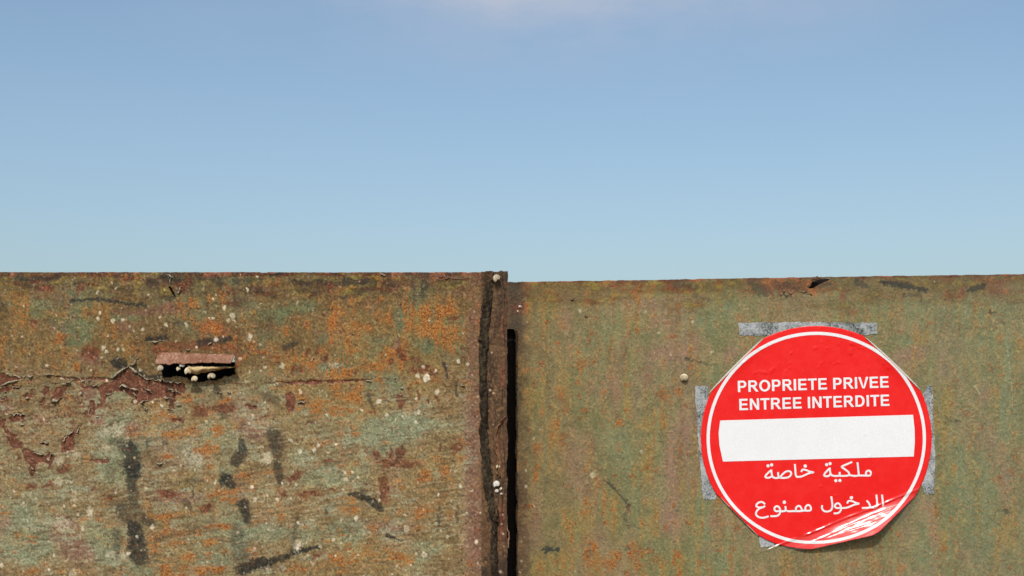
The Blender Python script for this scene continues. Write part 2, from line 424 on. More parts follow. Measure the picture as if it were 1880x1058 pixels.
L_ORANGE = [R1.b(1540, 455, 150, 60) + (.9,), R1.b(1660, 570, 70, 90) + (.6,), R1.b(20, 600, 30, 90) + (.8,), R1.b(430, 560, 90, 50) + (.75,), R1.b(400, 720, 40, 140) + (.55,),
 R1.b(830, 500, 60, 110) + (.5,), R1.b(150, 430, 60, 60) + (.5,), R1.b(1350, 330, 160, 80) + (.45,), R1.b(120, 300, 90, 60) + (.4,), R1.b(1400, 970, 150, 40) + (.6,), R1.b(1650, 1000, 200, 40) + (.6,),
 R1.b(480, 640, 60, 120) + (.5,), R1.b(60, 900, 90, 60) + (.5,), R1.b(1780, 600, 60, 150) + (.5,), R1.b(560, 930, 60, 60) + (.3,), R1.b(740, 820, 90, 25) + (.5,), R1.b(380, 950, 60, 40) + (.5,), R1.b(280, 560, 40, 100) + (.45,), R1.b(700, 100, 200, 20) + (.3,), R1.b(980, 620, 60, 60) + (.4,), R1.b(1270, 960, 60, 40) + (.5,), R1.b(230, 950, 90, 40) + (.45,),
 R3.b(640, 410, 50, 90) + (.95,), R3.b(820, 310, 60, 45) + (.65,), R3.b(1010, 390, 60, 60) + (.75,), R3.b(1312, 390, 28, 100) + (1.1,), R3.b(1390, 400, 26, 90) + (1.0,), R3.b(1450, 345, 50, 55) + (.9,), R3.b(1440, 570, 60, 70) + (.95,),
 R3.b(1262, 350, 16, 70) + (.8,), R3.b(1180, 340, 45, 60) + (.6,), R3.b(1340, 500, 130, 60) + (.7,), R3.b(700, 510, 120, 90) + (.7,), R3.b(800, 540, 50, 35) + (.7,), R3.b(460, 465, 45, 25) + (.65,), R3.b(320, 400, 60, 20) + (.5,),
 R3.b(490, 740, 40, 55) + (.8,), R3.b(850, 760, 180, 60) + (.65,), R3.b(700, 810, 80, 50) + (.7,), R3.b(1160, 560, 40, 130) + (.65,), R3.b(90, 655, 80, 18) + (.8,), R3.b(20, 600, 60, 90) + (.6,), R3.b(720, 990, 120, 90) + (.6,),
 R3.b(1510, 520, 50, 120) + (.6,), R3.b(1000, 700, 130, 50) + (.6,), R3.b(870, 480, 60, 50) + (.6,), R3.b(550, 640, 60, 60) + (.5,), R3.b(280, 510, 100, 40) + (.4,), R3.b(1500, 300, 50, 60) + (.6,), R3.b(1150, 720, 40, 60) + (.7,), R3.b(950, 290, 50, 40) + (.5,), R3.b(1530, 880, 120, 40) + (.4,), R3.b(970, 920, 60, 40) + (.5,), R3.b(480, 120, 200, 25) + (.3,), R3.b(990, 150, 40, 60) + (.4,), R3.b(380, 660, 200, 90) + (.35,),
 R2.b(1220, 310, 60, 35) + (.9,), R2.b(1080, 210, 110, 26) + (.6,), R2.b(1290, 200, 60, 22) + (.7,), R2.b(1000, 110, 120, 20) + (.5,), R2.b(1200, 80, 70, 35) + (.6,), R2.b(1040, 690, 190, 20) + (.85,), R2.b(1210, 660, 50, 30) + (.85,), R2.b(1120, 800, 260, 18) + (.8,),
 R2.b(1200, 850, 220, 16) + (.7,), R2.b(1300, 570, 90, 16) + (.7,), R2.b(1440, 460, 130, 12) + (.7,), R2.b(950, 600, 120, 36) + (.5,), R2.b(1150, 950, 220, 26) + (.6,), R2.b(1000, 1010, 150, 45) + (.65,), R2.b(1220, 1030, 150, 40) + (.8,), R2.b(890, 850, 40, 60) + (.7,),
 R2.b(190, 1025, 50, 18) + (.8,), R2.b(700, 1030, 50, 28) + (.6,), R2.b(30, 690, 40, 26) + (.6,), R2.b(100, 830, 40, 40) + (.5,), R2.b(195, 830, 24, 30) + (.6,), R2.b(85, 930, 20, 50) + (.55,), R2.b(960, 340, 60, 40) + (.5,), R2.b(1240, 420, 30, 30) + (.5,), R2.b(840, 560, 25, 60) + (.45,), R2.b(40, 450, 30, 25) + (.4,), R2.b(1380, 650, 60, 60) + (.5,), R2.b(800, 220, 60, 60) + (.4,), R2.b(650, 600, 20, 14) + (.6,), R2.b(560, 840, 50, 10) + (.5,), R2.b(200, 945, 60, 10) + (.5,), R2.b(1000, 545, 60, 12) + (.5,), R2.b(1300, 760, 90, 16) + (.7,), R2.b(1050, 455, 120, 14) + (.5,), R2.b(1480, 900, 60, 40) + (.6,),
 R4.b(650, 215, 80, 16) + (.6,), R4.b(1240, 300, 60, 70) + (.45,), R4.b(1190, 430, 60, 80) + (.6,), R4.b(1050, 670, 80, 40) + (.8,), R4.b(1080, 470, 40, 30) + (.65,), R4.b(215, 690, 36, 60) + (.8,), R4.b(850, 930, 130, 60) + (.6,), R4.b(600, 980, 100, 50) + (.5,), R4.b(620, 660, 60, 26) + (.6,), R4.b(1030, 790, 50, 40) + (.6,), R4.b(570, 595, 70, 11) + (.9,), R4.b(340, 660, 40, 16) + (.7,), R4.b(130, 440, 160, 14) + (.6,), R4.b(60, 735, 90, 12) + (.8,), R4.b(500, 260, 60, 30) + (.4,), R4.b(530, 40, 150, 60) + (.45,), R4.b(1110, 540, 100, 30) + (.5,), R4.b(900, 500, 60, 40) + (.5,), R4.b(740, 870, 60, 14) + (.5,), R4.b(60, 480, 110, 14) + (.5,), R4.b(1190, 690, 40, 50) + (.5,), R4.b(30, 1000, 120, 50) + (.6,), R4.b(340, 1020, 200, 30) + (.45,), R4.b(760, 800, 50, 60) + (.35,)]
L_BROWN = [R4.b(910, 390, 105, 20) + (0,), R4.b(920, 330, 20, 40) + (20,), R4.b(860, 322, 13, 28) + (0,), R4.b(820, 540, 26, 66) + (0,), R4.b(305, 465, 45, 18) + (-40,), R4.b(775, 342, 24, 17) + (0,), R4.b(375, 570, 55, 13) + (0,), R4.b(1252, 297, 24, 30) + (0,), R4.b(425, 935, 24, 18) + (-30,), R4.b(765, 98, 17, 16) + (0,), R4.b(375, 145, 22, 10) + (-15,), R4.b(430, 250, 8, 12) + (0,), R4.b(500, 375, 28, 10) + (0,), R4.b(1150, 297, 11, 9) + (0,), R4.b(225, 576, 14, 12) + (0,), R4.b(930, 35, 20, 22) + (30,), R4.b(1080, 25, 9, 15) + (0,), R4.b(100, 120, 34, 5) + (0,), R4.b(1410, 780, 24, 14) + (0,), R4.b(20, 465, 30, 6) + (-8,), R4.b(510, 550, 20, 7) + (0,), R4.b(150, 12, 8, 8) + (0,),
 R3.b(325, 1000, 26, 60) + (0,), R3.b(1135, 680, 20, 50) + (-20,), R3.b(1215, 780, 26, 26) + (0,), R3.b(1295, 780, 32, 24) + (0,), R3.b(1348, 812, 22, 20) + (0,), R3.b(1108, 968, 22, 16) + (-30,), R3.b(1195, 900, 12, 9) + (0,), R3.b(1395, 988, 18, 13) + (0,), R3.b(410, 782, 22, 10) + (0,), R3.b(345, 780, 18, 28) + (0,), R3.b(490, 866, 32, 14) + (-8,), R3.b(1250, 710, 11, 20) + (0,), R3.b(1205, 705, 16, 12) + (0,), R3.b(1245, 960, 12, 22) + (0,), R3.b(570, 690, 14, 30) + (20,), R3.b(510, 645, 9, 20) + (0,), R3.b(700, 512, 16, 12) + (0,), R3.b(1500, 415, 24, 22) + (-30,), R3.b(1540, 405, 9, 15) + (0,), R3.b(740, 612, 8, 10) + (0,), R3.b(565, 388, 12, 16) + (30,), R3.b(800, 790, 8, 12) + (0,), R3.b(615, 185, 22, 22) + (0,), R3.b(450, 660, 10, 18) + (0,), R3.b(1130, 1030, 26, 18) + (-20,), R3.b(1060, 720, 14, 18) + (0,), R3.b(330, 1045, 14, 10) + (0,),
 R1.b(342, 195, 36, 32) + (0,), R1.b(575, 188, 22, 16) + (0,), R1.b(560, 235, 9, 32) + (0,), R1.b(650, 655, 50, 45) + (0,), R1.b(1120, 660, 8, 14) + (0,), R1.b(1650, 185, 18, 13) + (0,), R1.b(1360, 140, 20, 26) + (0,), R1.b(15, 1000, 60, 10) + (0,), R1.b(235, 450, 22, 16) + (0,), R1.b(1320, 195, 26, 26) + (0,),
 R2.b(190, 528, 28, 13) + (0,), R2.b(290, 518, 32, 11) + (-12,), R2.b(380, 425, 32, 22) + (0,), R2.b(550, 548, 14, 9) + (0,), R2.b(1330, 65, 62, 17) + (-5,), R2.b(1490, 55, 30, 10) + (0,), R2.b(1190, 80, 40, 30) + (0,), R2.b(1060, 130, 30, 14) + (0,), R2.b(990, 570, 44, 22) + (0,), R2.b(1220, 660, 26, 20) + (0,), R2.b(650, 590, 13, 8) + (0,), R2.b(100, 350, 12, 18) + (0,), R2.b(610, 590, 8, 6) + (0,), R2.b(200, 640, 28, 4) + (0,)]
L_PINK = [R2.b(430, 860, 110, 100), R2.b(380, 770, 60, 60), R2.b(480, 930, 80, 50), R2.b(250, 130, 60, 30), R2.b(590, 140, 50, 70), R1.b(640, 700, 80, 60), R1.b(980, 360, 200, 40), R1.b(900, 470, 80, 60), R1.b(640, 950, 90, 70), R2.b(1020, 590, 160, 50), R2.b(40, 60, 70, 40), R4.b(820, 770, 160, 50), R4.b(1340, 500, 45, 260), R4.b(1370, 800, 60, 200), R4.b(1350, 150, 60, 150), R3.b(1630, 600, 45, 330), R3.b(1500, 220, 140, 60), R3.b(220, 220, 120, 40), R1.b(250, 160, 60, 60), R3.b(1100, 600, 40, 60), R1.b(1230, 330, 120, 60), R2.b(780, 180, 50, 50), R4.b(60, 200, 60, 60)]
L_GREEN = [R1.b(480, 380, 110, 80), R1.b(560, 530, 110, 70), R1.b(700, 260, 140, 40), R1.b(300, 350, 70, 60), R1.b(880, 410, 120, 30), R1.b(1720, 330, 80, 60), R3.b(420, 310, 160, 60), R3.b(240, 380, 140, 50), R3.b(20, 330, 60, 40), R3.b(560, 560, 60, 60), R3.b(950, 560, 100, 60), R3.b(1100, 420, 60, 90), R3.b(620, 760, 140, 30), R3.b(1000, 850, 120, 60), R3.b(1280, 620, 80, 60), R3.b(560, 940, 70, 50), R2.b(640, 200, 70, 60), R2.b(730, 150, 60, 60), R2.b(200, 720, 120, 120), R2.b(600, 870, 80, 80), R2.b(60, 800, 80, 120), R2.b(640, 400, 60, 60), R4.b(860, 200, 140, 90), R4.b(960, 140, 160, 40), R4.b(480, 480, 200, 60), R4.b(100, 790, 120, 50), R4.b(1080, 890, 120, 70), R4.b(620, 760, 120, 60), R4.b(330, 340, 120, 60), R2.b(1260, 960, 120, 30), R2.b(150, 900, 100, 60)]
L_SPOT = [R1.b(*s) for s in [(720, 375, 13), (708, 415, 12), (818, 428, 13), (885, 425, 7), (935, 465, 9), (1030, 495, 7), (1150, 400, 7), (1198, 458, 10), (1340, 452, 8), (1348, 466, 10), (1075, 240, 8), (1610, 335, 14), (1675, 390, 19), (1648, 425, 13), (1695, 428, 8), (1535, 405, 8), (1510, 403, 7), (1470, 362, 6), (1797, 540, 15), (1553, 560, 16), (1608, 540, 8), (1415, 615, 9), (750, 622, 12), (770, 655, 11), (858, 632, 9), (885, 638, 9), (740, 695, 10), (632, 662, 6), (660, 790, 8), (345, 755, 7), (1060, 435, 6), (702, 222, 11), (838, 195, 8), (803, 160, 5), (1555, 245, 7), (1535, 270, 7), (1780, 205, 8), (1850, 110, 8), (1213, 100, 7), (1730, 95, 3), (1725, 705, 12), (1760, 870, 8), (1790, 790, 7), (175, 320, 8), (410, 385, 5), (780, 535, 8), (1100, 745, 7), (1700, 470, 6), (1270, 575, 7), (715, 195, 6), (650, 400, 5), (1180, 205, 6), (768, 855, 9), (1520, 480, 5), (970, 1010, 10), (1095, 1015, 9), (1160, 1040, 9), (580, 945, 10)]]
L_SPOT += [R2.b(*s) for s in [(530, 680, 17), (900, 765, 13), (1490, 530, 12), (1510, 605, 10), (1495, 105, 8), (795, 355, 6), (740, 345, 6), (770, 410, 5), (815, 825, 10), (1105, 655, 7), (490, 775, 9), (140, 625, 6), (755, 285, 5), (525, 155, 10), (440, 640, 9), (380, 640, 7), (545, 590, 8), (10, 990, 9), (760, 925, 8), (1185, 385, 5), (930, 440, 5), (1340, 810, 5), (1410, 800, 5), (1540, 380, 5), (460, 690, 7)]]
L_SPOT += [R4.b(*s) for s in [(130, 362, 25), (432, 282, 10), (412, 308, 10), (325, 320, 11), (270, 255, 11), (45, 105, 8), (595, 485, 11), (640, 443, 8), (585, 447, 8), (665, 430, 6), (1030, 90, 11), (835, 100, 11), (893, 130, 7), (42, 532, 10), (195, 605, 10), (60, 603, 10), (135, 580, 6), (270, 597, 7), (797, 605, 8), (797, 568, 6), (1278, 522, 10), (1145, 572, 7), (660, 712, 11), (955, 778, 14), (1372, 855, 12), (1058, 932, 16), (1378, 980, 8), (445, 880, 9), (620, 825, 8), (522, 845, 8), (570, 860, 8), (405, 985, 7), (370, 935, 7), (25, 158, 7), (255, 510, 8), (305, 515, 7), (690, 75, 8), (790, 25, 10), (1220, 437, 4), (1307, 435, 3), (550, 590, 6), (582, 545, 8), (540, 940, 7), (670, 935, 7), (900, 995, 6), (315, 745, 8), (365, 855, 9), (310, 890, 10), (85, 295, 8), (105, 298, 6), (400, 355, 6), (935, 112, 6), (955, 112, 5), (985, 990, 6), (320, 870, 8), (700, 815, 5), (740, 800, 6), (220, 505, 6), (285, 440, 5), (1395, 690, 6), (870, 1050, 7)]]
L_SPOT += [R3.b(*s) for s in [(90, 110, 9), (15, 200, 7), (35, 540, 15), (270, 755, 16), (150, 765, 9), (110, 785, 9), (30, 790, 7), (1535, 720, 13), (1600, 740, 12), (1565, 515, 8), (1385, 935, 15), (1240, 825, 16), (1300, 842, 24), (1280, 760, 11), (1370, 790, 8), (965, 1010, 12), (395, 935, 9), (430, 1020, 6), (145, 1010, 7), (1445, 930, 6), (1170, 340, 3), (1005, 680, 5), (1665, 970, 5), (225, 880, 8), (60, 575, 5), (785, 695, 5), (880, 860, 6), (1345, 545, 4), (110, 305, 5), (245, 305, 4)]]
L_HAZE = [R2.b(*s) for s in [(630, 300, 24, 18), (455, 340, 32, 24), (350, 375, 30, 26), (350, 500, 34, 24), (410, 500, 24, 14), (435, 590, 22, 36), (375, 750, 46, 34), (660, 930, 30, 26), (740, 940, 30, 30), (430, 1040, 36, 20), (530, 680, 20, 40), (1150, 370, 60, 50), (620, 200, 40, 30), (700, 190, 40, 40)]] + [R4.b(*s) for s in [(225, 1010, 20), (135, 1015, 20), (130, 362, 34), (310, 880, 22, 40)]] + [R3.b(*s) for s in [(1300, 840, 32, 30), (640, 745, 40, 20), (35, 545, 22, 30)]]
L_PRIMER = [R8(p) for p in [
 [(1005, 168), (1080, 110), (1135, 82), (1200, 142), (1290, 178), (1400, 192), (1590, 206), (1640, 215), (1640, 290), (1590, 320), (1548, 330), (1545, 440), (1490, 440), (1495, 330), (1450, 328), (1400, 350), (1300, 370), (1190, 405), (1150, 380), (1180, 340), (1080, 285), (1010, 290), (950, 310), (915, 390), (882, 440), (865, 430), (890, 350), (862, 250), (900, 215), (1000, 195)],
 [(780, 480), (800, 360), (835, 370), (840, 440), (825, 500)], [(730, 470), (745, 450), (775, 465), (770, 505), (740, 490)],
 [(450, 350), (520, 240), (600, 225), (612, 250), (560, 310), (540, 352), (460, 378)], [(-30, 112), (60, 118), (75, 150), (180, 158), (170, 188), (30, 235), (-30, 240)],
 [(70, 530), (100, 480), (160, 472), (215, 490), (210, 530), (160, 545), (90, 552)], [(-30, 505), (0, 510), (50, 530), (40, 590), (90, 640), (130, 660), (160, 700), (205, 745), (195, 790), (120, 800), (80, 720), (30, 620), (-20, 570)],
 [(200, 800), (240, 790), (310, 830), (400, 840), (440, 830), (500, 860), (470, 900), (430, 975), (420, 930), (370, 900), (330, 930), (300, 1000), (292, 1040), (270, 1040), (250, 930), (210, 870)],
 [(540, 740), (580, 680), (640, 630), (670, 622), (700, 580), (740, 570), (720, 602), (680, 640), (640, 700), (660, 740), (640, 800), (590, 822), (540, 830)],
 [(850, 880), (950, 874), (976, 895), (940, 920), (860, 908), (780, 889), (680, 882)], [(480, 150), (700, 165), (860, 158), (1005, 168), (1000, 190), (860, 190), (700, 190), (540, 172)],
 [(200, 320), (240, 300), (300, 310), (292, 336), (212, 342)], [(345, 385), (400, 335), (420, 350), (390, 392), (365, 402)], [(380, 300), (395, 230), (440, 245), (430, 290), (400, 330)],
 [(-30, 265), (80, 235), (190, 240), (182, 262), (100, 276), (-30, 310)], [(1505, 520), (1600, 532), (1600, 556), (1530, 550)], [(-30, 345), (50, 330), (60, 345), (-30, 375)], [(345, 740), (400, 722), (436, 748), (420, 770), (390, 755)], [(720, 245), (830, 235), (825, 262), (730, 265)], [(1440, 255), (1590, 262), (1600, 315), (1450, 325)]]]
L_PRIMER += [R3(p) for p in [[(295, 955), (350, 950), (365, 1010), (345, 1075), (315, 1090), (300, 1040)], [(380, 1020), (430, 995), (425, 1035), (390, 1045)], [(300, 872), (470, 858), (560, 856), (555, 874), (470, 884), (300, 886)], [(590, 862), (760, 852), (925, 846), (920, 858), (760, 872), (595, 876)], [(0, 1032), (45, 1038), (90, 1045), (80, 1056), (0, 1050)]]]
SLOT = [(300, 650), (431, 652), (431.5, 687), (424, 690), (415, 691), (403, 696), (394, 700), (384, 698), (370, 702), (357, 701), (347, 696), (338, 692), (324, 691), (309, 693.5), (299, 692), (296.5, 680)]

GOLD = [(650, 615, 130, 55, .8), (790, 610, 100, 75, .9), (700, 690, 190, 45, .9), (560, 640, 70, 50, .7), (640, 750, 120, 40, .8), (830, 690, 60, 90, .6), (480, 690, 90, 40, .5), (100, 560, 60, 40, .5), (130, 630, 60, 40, .6), (700, 990, 120, 60, .7), (800, 860, 70, 80, .6), (620, 1030, 150, 40, .6), (330, 1030, 110, 40, .6), (360, 900, 90, 70, .5), (350, 780, 90, 40, .6), (20, 560, 40, 40, .4), (460, 560, 60, 30, .3)]
def top_grime(X, Y, y0, seed):
    d = Y - y0
    n = fbm(X / 60, Y / 20, seed, 4)
    return sm(75, 0, d + 26 * n)
def paintL(X, Y):
    n_big = fbm(X / 70, Y / 55, 1, 4); n_mid = fbm(X / 16, Y / 14, 11, 4); n_fine = fbm(X / 3.2, Y / 3.4, 21, 3)
    n_str = fbm(X / 26, (Y + 0.13 * X) / 3.6, 31, 4)          # long wipes, rising to the right
    n_ver = fbm(X / 4.2, Y / 34, 36, 4)
    low = sm(640, 760, Y)
    gr = sum(blob(X, Y, *q) for q in L_GREEN); pk = sum(blob(X, Y, *q) for q in L_PINK)
    n_wrp = fbm(X / 24 + .8 * n_big, Y / 20 + .8 * n_mid, 131, 4)
    gmask = sm(-.15, .85, np.minimum(gr, 1.2) * 1.15 + .46 * n_big + .16 * n_wrp + .10 * n_str * low - .08 + .16 * low)
    pmask = sm(.05, .9, np.minimum(pk, 1.2) * .95 + .30 * fbm(X / 55, Y / 60, 135, 4) + .12 * n_wrp)
    col = mixc(mixc(A(114, 92, 56), A(138, 118, 82), low), mixc(A(126, 102, 66), A(150, 130, 96), low), .5 + .25 * n_wrp + .25 * n_big)
    gold = np.zeros_like(X)
    for q in GOLD: gold = np.maximum(gold, q[4] * blob(X, Y, *q[:4]))
    gold = np.clip(gold * (1 + .25 * n_big + .12 * n_wrp), 0, 1)
    col = lay(col, A(150, 126, 72), gold * .75)
    col = col * (1 - gmask)[:, None] + mixc(A(108, 114, 80), A(134, 138, 108), low + .08 * n_mid) * gmask[:, None]
    pcl = mixc(A(126, 96, 74), A(150, 122, 102), low + .2 * n_mid)
    col = lay(col, pcl, pmask * .85)
    col = lay(col, A(128, 82, 72), sm(.55, 1.2, np.minimum(pk, 1.2) + .25 * n_wrp) * .42)
    # brown stains running down in the upper half, wiped sideways below
    stn = sm(.15, 1.1, .6 * fbm(X / 12, Y / 60, 137, 4) + .5 * fbm(X / 60, Y / 40, 139, 3)) * (1 - low) + .6 * sm(.3, 1.2, n_str + .3 * n_big) * low
    col = lay(col, mixc(A(92, 66, 38), A(112, 86, 58), low), stn * .42 * (1 - .75 * gold))
    # ochre film
    oc = sm(.0, 1.1, 0.55 * fbm(X / 38, Y / 34, 41, 4) + 0.25 * n_fine + 0.25 * n_mid + 0.25 * n_ver * (1 - low) + 0.3 * n_str * low)
    col = lay(col, mixc(A(138, 114, 60), A(160, 138, 88), low + .3 * n_fine), oc * .5)
    # pale bluish-green wipes
    col = lay(col, A(150, 152, 126), .65 * sm(.25, 1.0, n_str * .8 + .5 * fbm(X / 40, Y / 30, 46, 3)) * low)
    col = lay(col, A(104, 84, 60), .5 * sm(.35, 1.1, -n_str * .8 + .5 * fbm(X / 34, Y / 26, 48, 3)) * low)
    col = lay(col, A(146, 118, 72), .4 * sm(.3, 1.1, n_ver * .8 + .4 * fbm(X / 40, Y / 50, 49, 3)) * (1 - low))
    # orange rust
    o = np.zeros_like(X)
    for cx, cy, rx, ry, s in L_ORANGE: o = np.maximum(o, s * blob(X, Y, cx, cy, rx * 1.15, ry * 1.15, -6 if cy > 720 and rx > ry else 0))
    o = o + .16 * sm(.2, 1.0, fbm(X / 50, Y / 45, 51, 3))
    n_f2 = fbm(X / 2.6, Y / 2.8, 55, 3)
    om = sm(-.15, .75, 1.3 * o - .6 + .24 * n_f2 + .30 * n_mid + (.24 * n_ver) * (1 - low) + .36 * n_str * low)
    ocol = mixc(A(178, 122, 56), A(146, 78, 32), sm(-.6, .7, fbm(X / 5, Y / 5, 61, 3) + .5 * (o - .5)))
    ocol = mixc(ocol, A(178, 92, 38), sm(.3, 1.0, fbm(X / 9, Y / 12, 64, 3)) * .6)
    col = lay(col, ocol, om * .55)
    rusty = np.clip(.16 + .66 * np.clip(o, 0, 1) + .30 * oc + .30 * gold + .14 * n_mid + .16 * n_str * low + .14 * n_ver * (1 - low) - .25 * np.minimum(gr, 1) - .15 * np.minimum(pk, 1), 0, 1.15)
    # pits of brown rust
    col = lay(col, A(94, 54, 28), sm(1.05, 1.5, fbm(X / 3.4, Y / 3.6, 66, 2) + .45 * o) * .6)
    col = lay(col, A(112, 66, 40), sm(1.05, 1.5, fbm(X / 8, Y / 5, 69, 3) + .15 * n_fine + .25 * o) * .5)
    # top rim grime and rust
    tg = top_grime(X, Y, 500, 91)
    col = lay(col, A(106, 92, 56), tg * .6)
    col = lay(col, A(108, 58, 36), tg * sm(-.25, .7, fbm(X / 40, Y / 9, 93, 4)) * .85)
    col = lay(col, A(150, 130, 52), tg * sm(.35, 1.1, fbm(X / 12, Y / 10, 95, 4)) * .6)
    col = lay(col, A(62, 54, 42), tg * sm(.35, 1.1, fbm(X / 34, Y / 14, 98, 4)) * .75)
    rim = sm(9, 0, Y - 500 + 5 * fbm(X / 30, Y / 30, 97, 3))
    col = lay(col, mixc(A(92, 60, 44), A(158, 98, 74), sm(.1, .9, fbm(X / 26, Y / 40, 99, 3))), rim * .8)
    # edge next to the seal
    ed = sm(852, 880, X + 8 * n_mid)
    col = lay(col, A(128, 90, 70), ed * .65)
    # dark wiped marks
    dm = np.zeros_like(X)
    jx = X + 3.2 * fbm(X / 7, Y / 7, 101, 3); jy = Y + 3.2 * fbm(X / 7, Y / 7, 105, 3)
    for pts, w0, w1, s in L_DARK:
        k = stroke(.6 * jx + .4 * X, .6 * jy + .4 * Y, pts, w0 * 1.1, w1 * 1.1, .85)
        dm = np.maximum(dm, np.where(k > 0, sm(.25, .8, k + (.42 if s < .7 else .34) * n_f2 * (1 - .45 * k) + .2 * n_mid) * s, 0))
    dm = np.clip(dm, 0, 1) ** .75 * np.clip(.95 + .2 * n_wrp, .6, 1)
    # red-brown stain around the letter slot
    slm = np.maximum(stroke(jx, jy, [(285, 640), (350, 632), (432, 640), (436, 668)], 17, 14, 1.0), .7 * blob(jx, jy, 400, 605, 42, 16))
    col = lay(col, mixc(A(122, 62, 36), A(150, 82, 44), .5 + .5 * n_wrp), sm(.15, .9, slm + .25 * n_f2 + .2 * n_mid) * .62)
    # brown bare spots and peeled fields
    col = lay(col, mixc(A(38, 42, 40), A(56, 52, 45), .5 + .5 * n_mid), dm)
    bm = np.zeros_like(X)
    for cx, cy, rx, ry, a in L_BROWN: bm = np.maximum(bm, blob(jx, jy, cx, cy, rx * 1.25, ry * 1.25, a))
    bm = sm(.30, .5, bm + .16 * n_f2)
    sd = np.abs(Y - seamY(X) + 1.2 * n_mid)
    seam = sm(2.4, .6, sd + 1.5 * np.abs(fbm(X / 40, Y * 0, 119, 3))) * sm(900, 850, X)
    pr = np.zeros_like(X, bool)
    kx = X + 1.6 * fbm(X / 5, Y / 5, 111, 3); ky = Y + 1.6 * fbm(X / 5, Y / 5, 115, 3)
    for p in L_PRIMER: pr |= inpoly(kx, ky, p)
    spec = sm(1.3, 1.5, fbm(X / 7.5, Y / 5.5, 117, 3) + .75 * blob(X, Y, 120, 740, 170, 60)) * (1 - low * .3)
    prf = np.maximum(pr.astype(float), spec)
    pcol = mixc(A(112, 66, 46), A(130, 80, 60), sm(-.8, .9, fbm(X / 10, Y / 8, 121, 4)))
    pcol = mixc(pcol, A(150, 104, 84), sm(.8, 1.3, n_f2) * .6)
    col = lay(col, mixc(A(104, 58, 38), A(132, 72, 44), .5 + .5 * n_f2), bm * .8)
    col = lay(col, A(112, 64, 44), seam * .8)
    col = lay(col, pcol, prf * .96)
    # pale haze and splashes
    hz = np.zeros_like(X)
    for q in L_HAZE: hz = np.maximum(hz, blob(X, Y, *q))
    col = lay(col, A(184, 174, 150), sm(.15, .9, hz + .3 * n_f2) * .55)
    sp = np.zeros_like(X)
    rs = np.random.RandomState(5)
    extra = []
    for i in range(900):
        x = rs.uniform(-500, 900); y = 520 + 560 * rs.rand() ** .6 if i < 780 else rs.uniform(1050, 1700)
        extra.append((x, y, rs.uniform(.8, 1.5) + (rs.rand() > .93) * 1.0, 0))
    for (cx, cy, r, _) in L_SPOT + extra:
        s = (np.abs(X - cx) < 12) & (np.abs(Y - cy) < 14)
        if not s.any(): continue
        d = np.hypot(jx[s] * .45 + X[s] * .55 - cx, (jy[s] * .45 + Y[s] * .55 - cy) * .85)
        r = max(r, 1.0)
        sp[s] = np.maximum(sp[s], np.clip((r - d) / 1.3 + .55, 0, 1) * (.9 if r > 1.6 else .6))
    col = lay(col, mixc(A(186, 172, 142), A(214, 204, 184), .5 + .6 * n_mid), sp * .9)
    col *= (1 + .13 * n_fine + .11 * n_f2 + .05 * n_wrp)[:, None]
    lum = np.maximum(col @ np.array([.3, .55, .15]), .005)
    col = col * np.minimum((lum / .15) ** .26, 1.14)[:, None]
    col = np.clip(col * np.array([1.01, .995, .94]), .004, .85)
    rusty = rusty * (1 - dm * .9) * (1 - .85 * prf) * (1 - sp) * (1 - .7 * bm)
    col = np.column_stack([col, rusty])
    # relief, millimetres outwards
    H = warpL(X, Y) + .22 * n_fine + .18 * n_f2 + .16 * n_mid + om * .25 * n_f2 - 1.5 * pr - .55 * spec - .35 * bm + sp * .25
    H += .45 * sm(3, -3, Y - seamY(X)) * sm(880, 840, X) - .5 * seam
    return col, H

# ------------------------------------------------------------------ paint layers, set-back leaf
R_RUST = [Q1.b(*s) for s in [(255, 395, 14, 20), (210, 505, 14), (178, 575, 14, 30), (205, 697, 20), (330, 545, 15), (545, 520, 16), (585, 480, 15, 22), (550, 565, 14), (475, 615, 11, 22), (500, 710, 36, 36), (592, 680, 18, 10), (300, 765, 9), (465, 830, 18), (255, 840, 9, 22), (155, 860, 12, 30), (358, 940, 30, 50), (380, 1035, 26, 24), (515, 1035, 20), (630, 840, 14), (655, 900, 20), (880, 375, 14), (905, 460, 20, 18), (845, 480, 16, 24), (935, 575, 9), (700, 595, 9), (905, 605, 8), (1155, 500, 30, 18), (1290, 720, 18, 22), (1075, 920, 40, 36), (1190, 900, 26, 22), (1255, 1005, 18), (830, 850, 10), (235, 470, 8), (190, 415, 8), (600, 370, 6, 22), (720, 240, 12, 22), (525, 452, 8), (930, 1025, 8), (1000, 1030, 9), (275, 1010, 9, 18), (485, 930, 12, 26), (960, 445, 9), (1080, 730, 8), (820, 1035, 9), (640, 260, 12, 6)]]
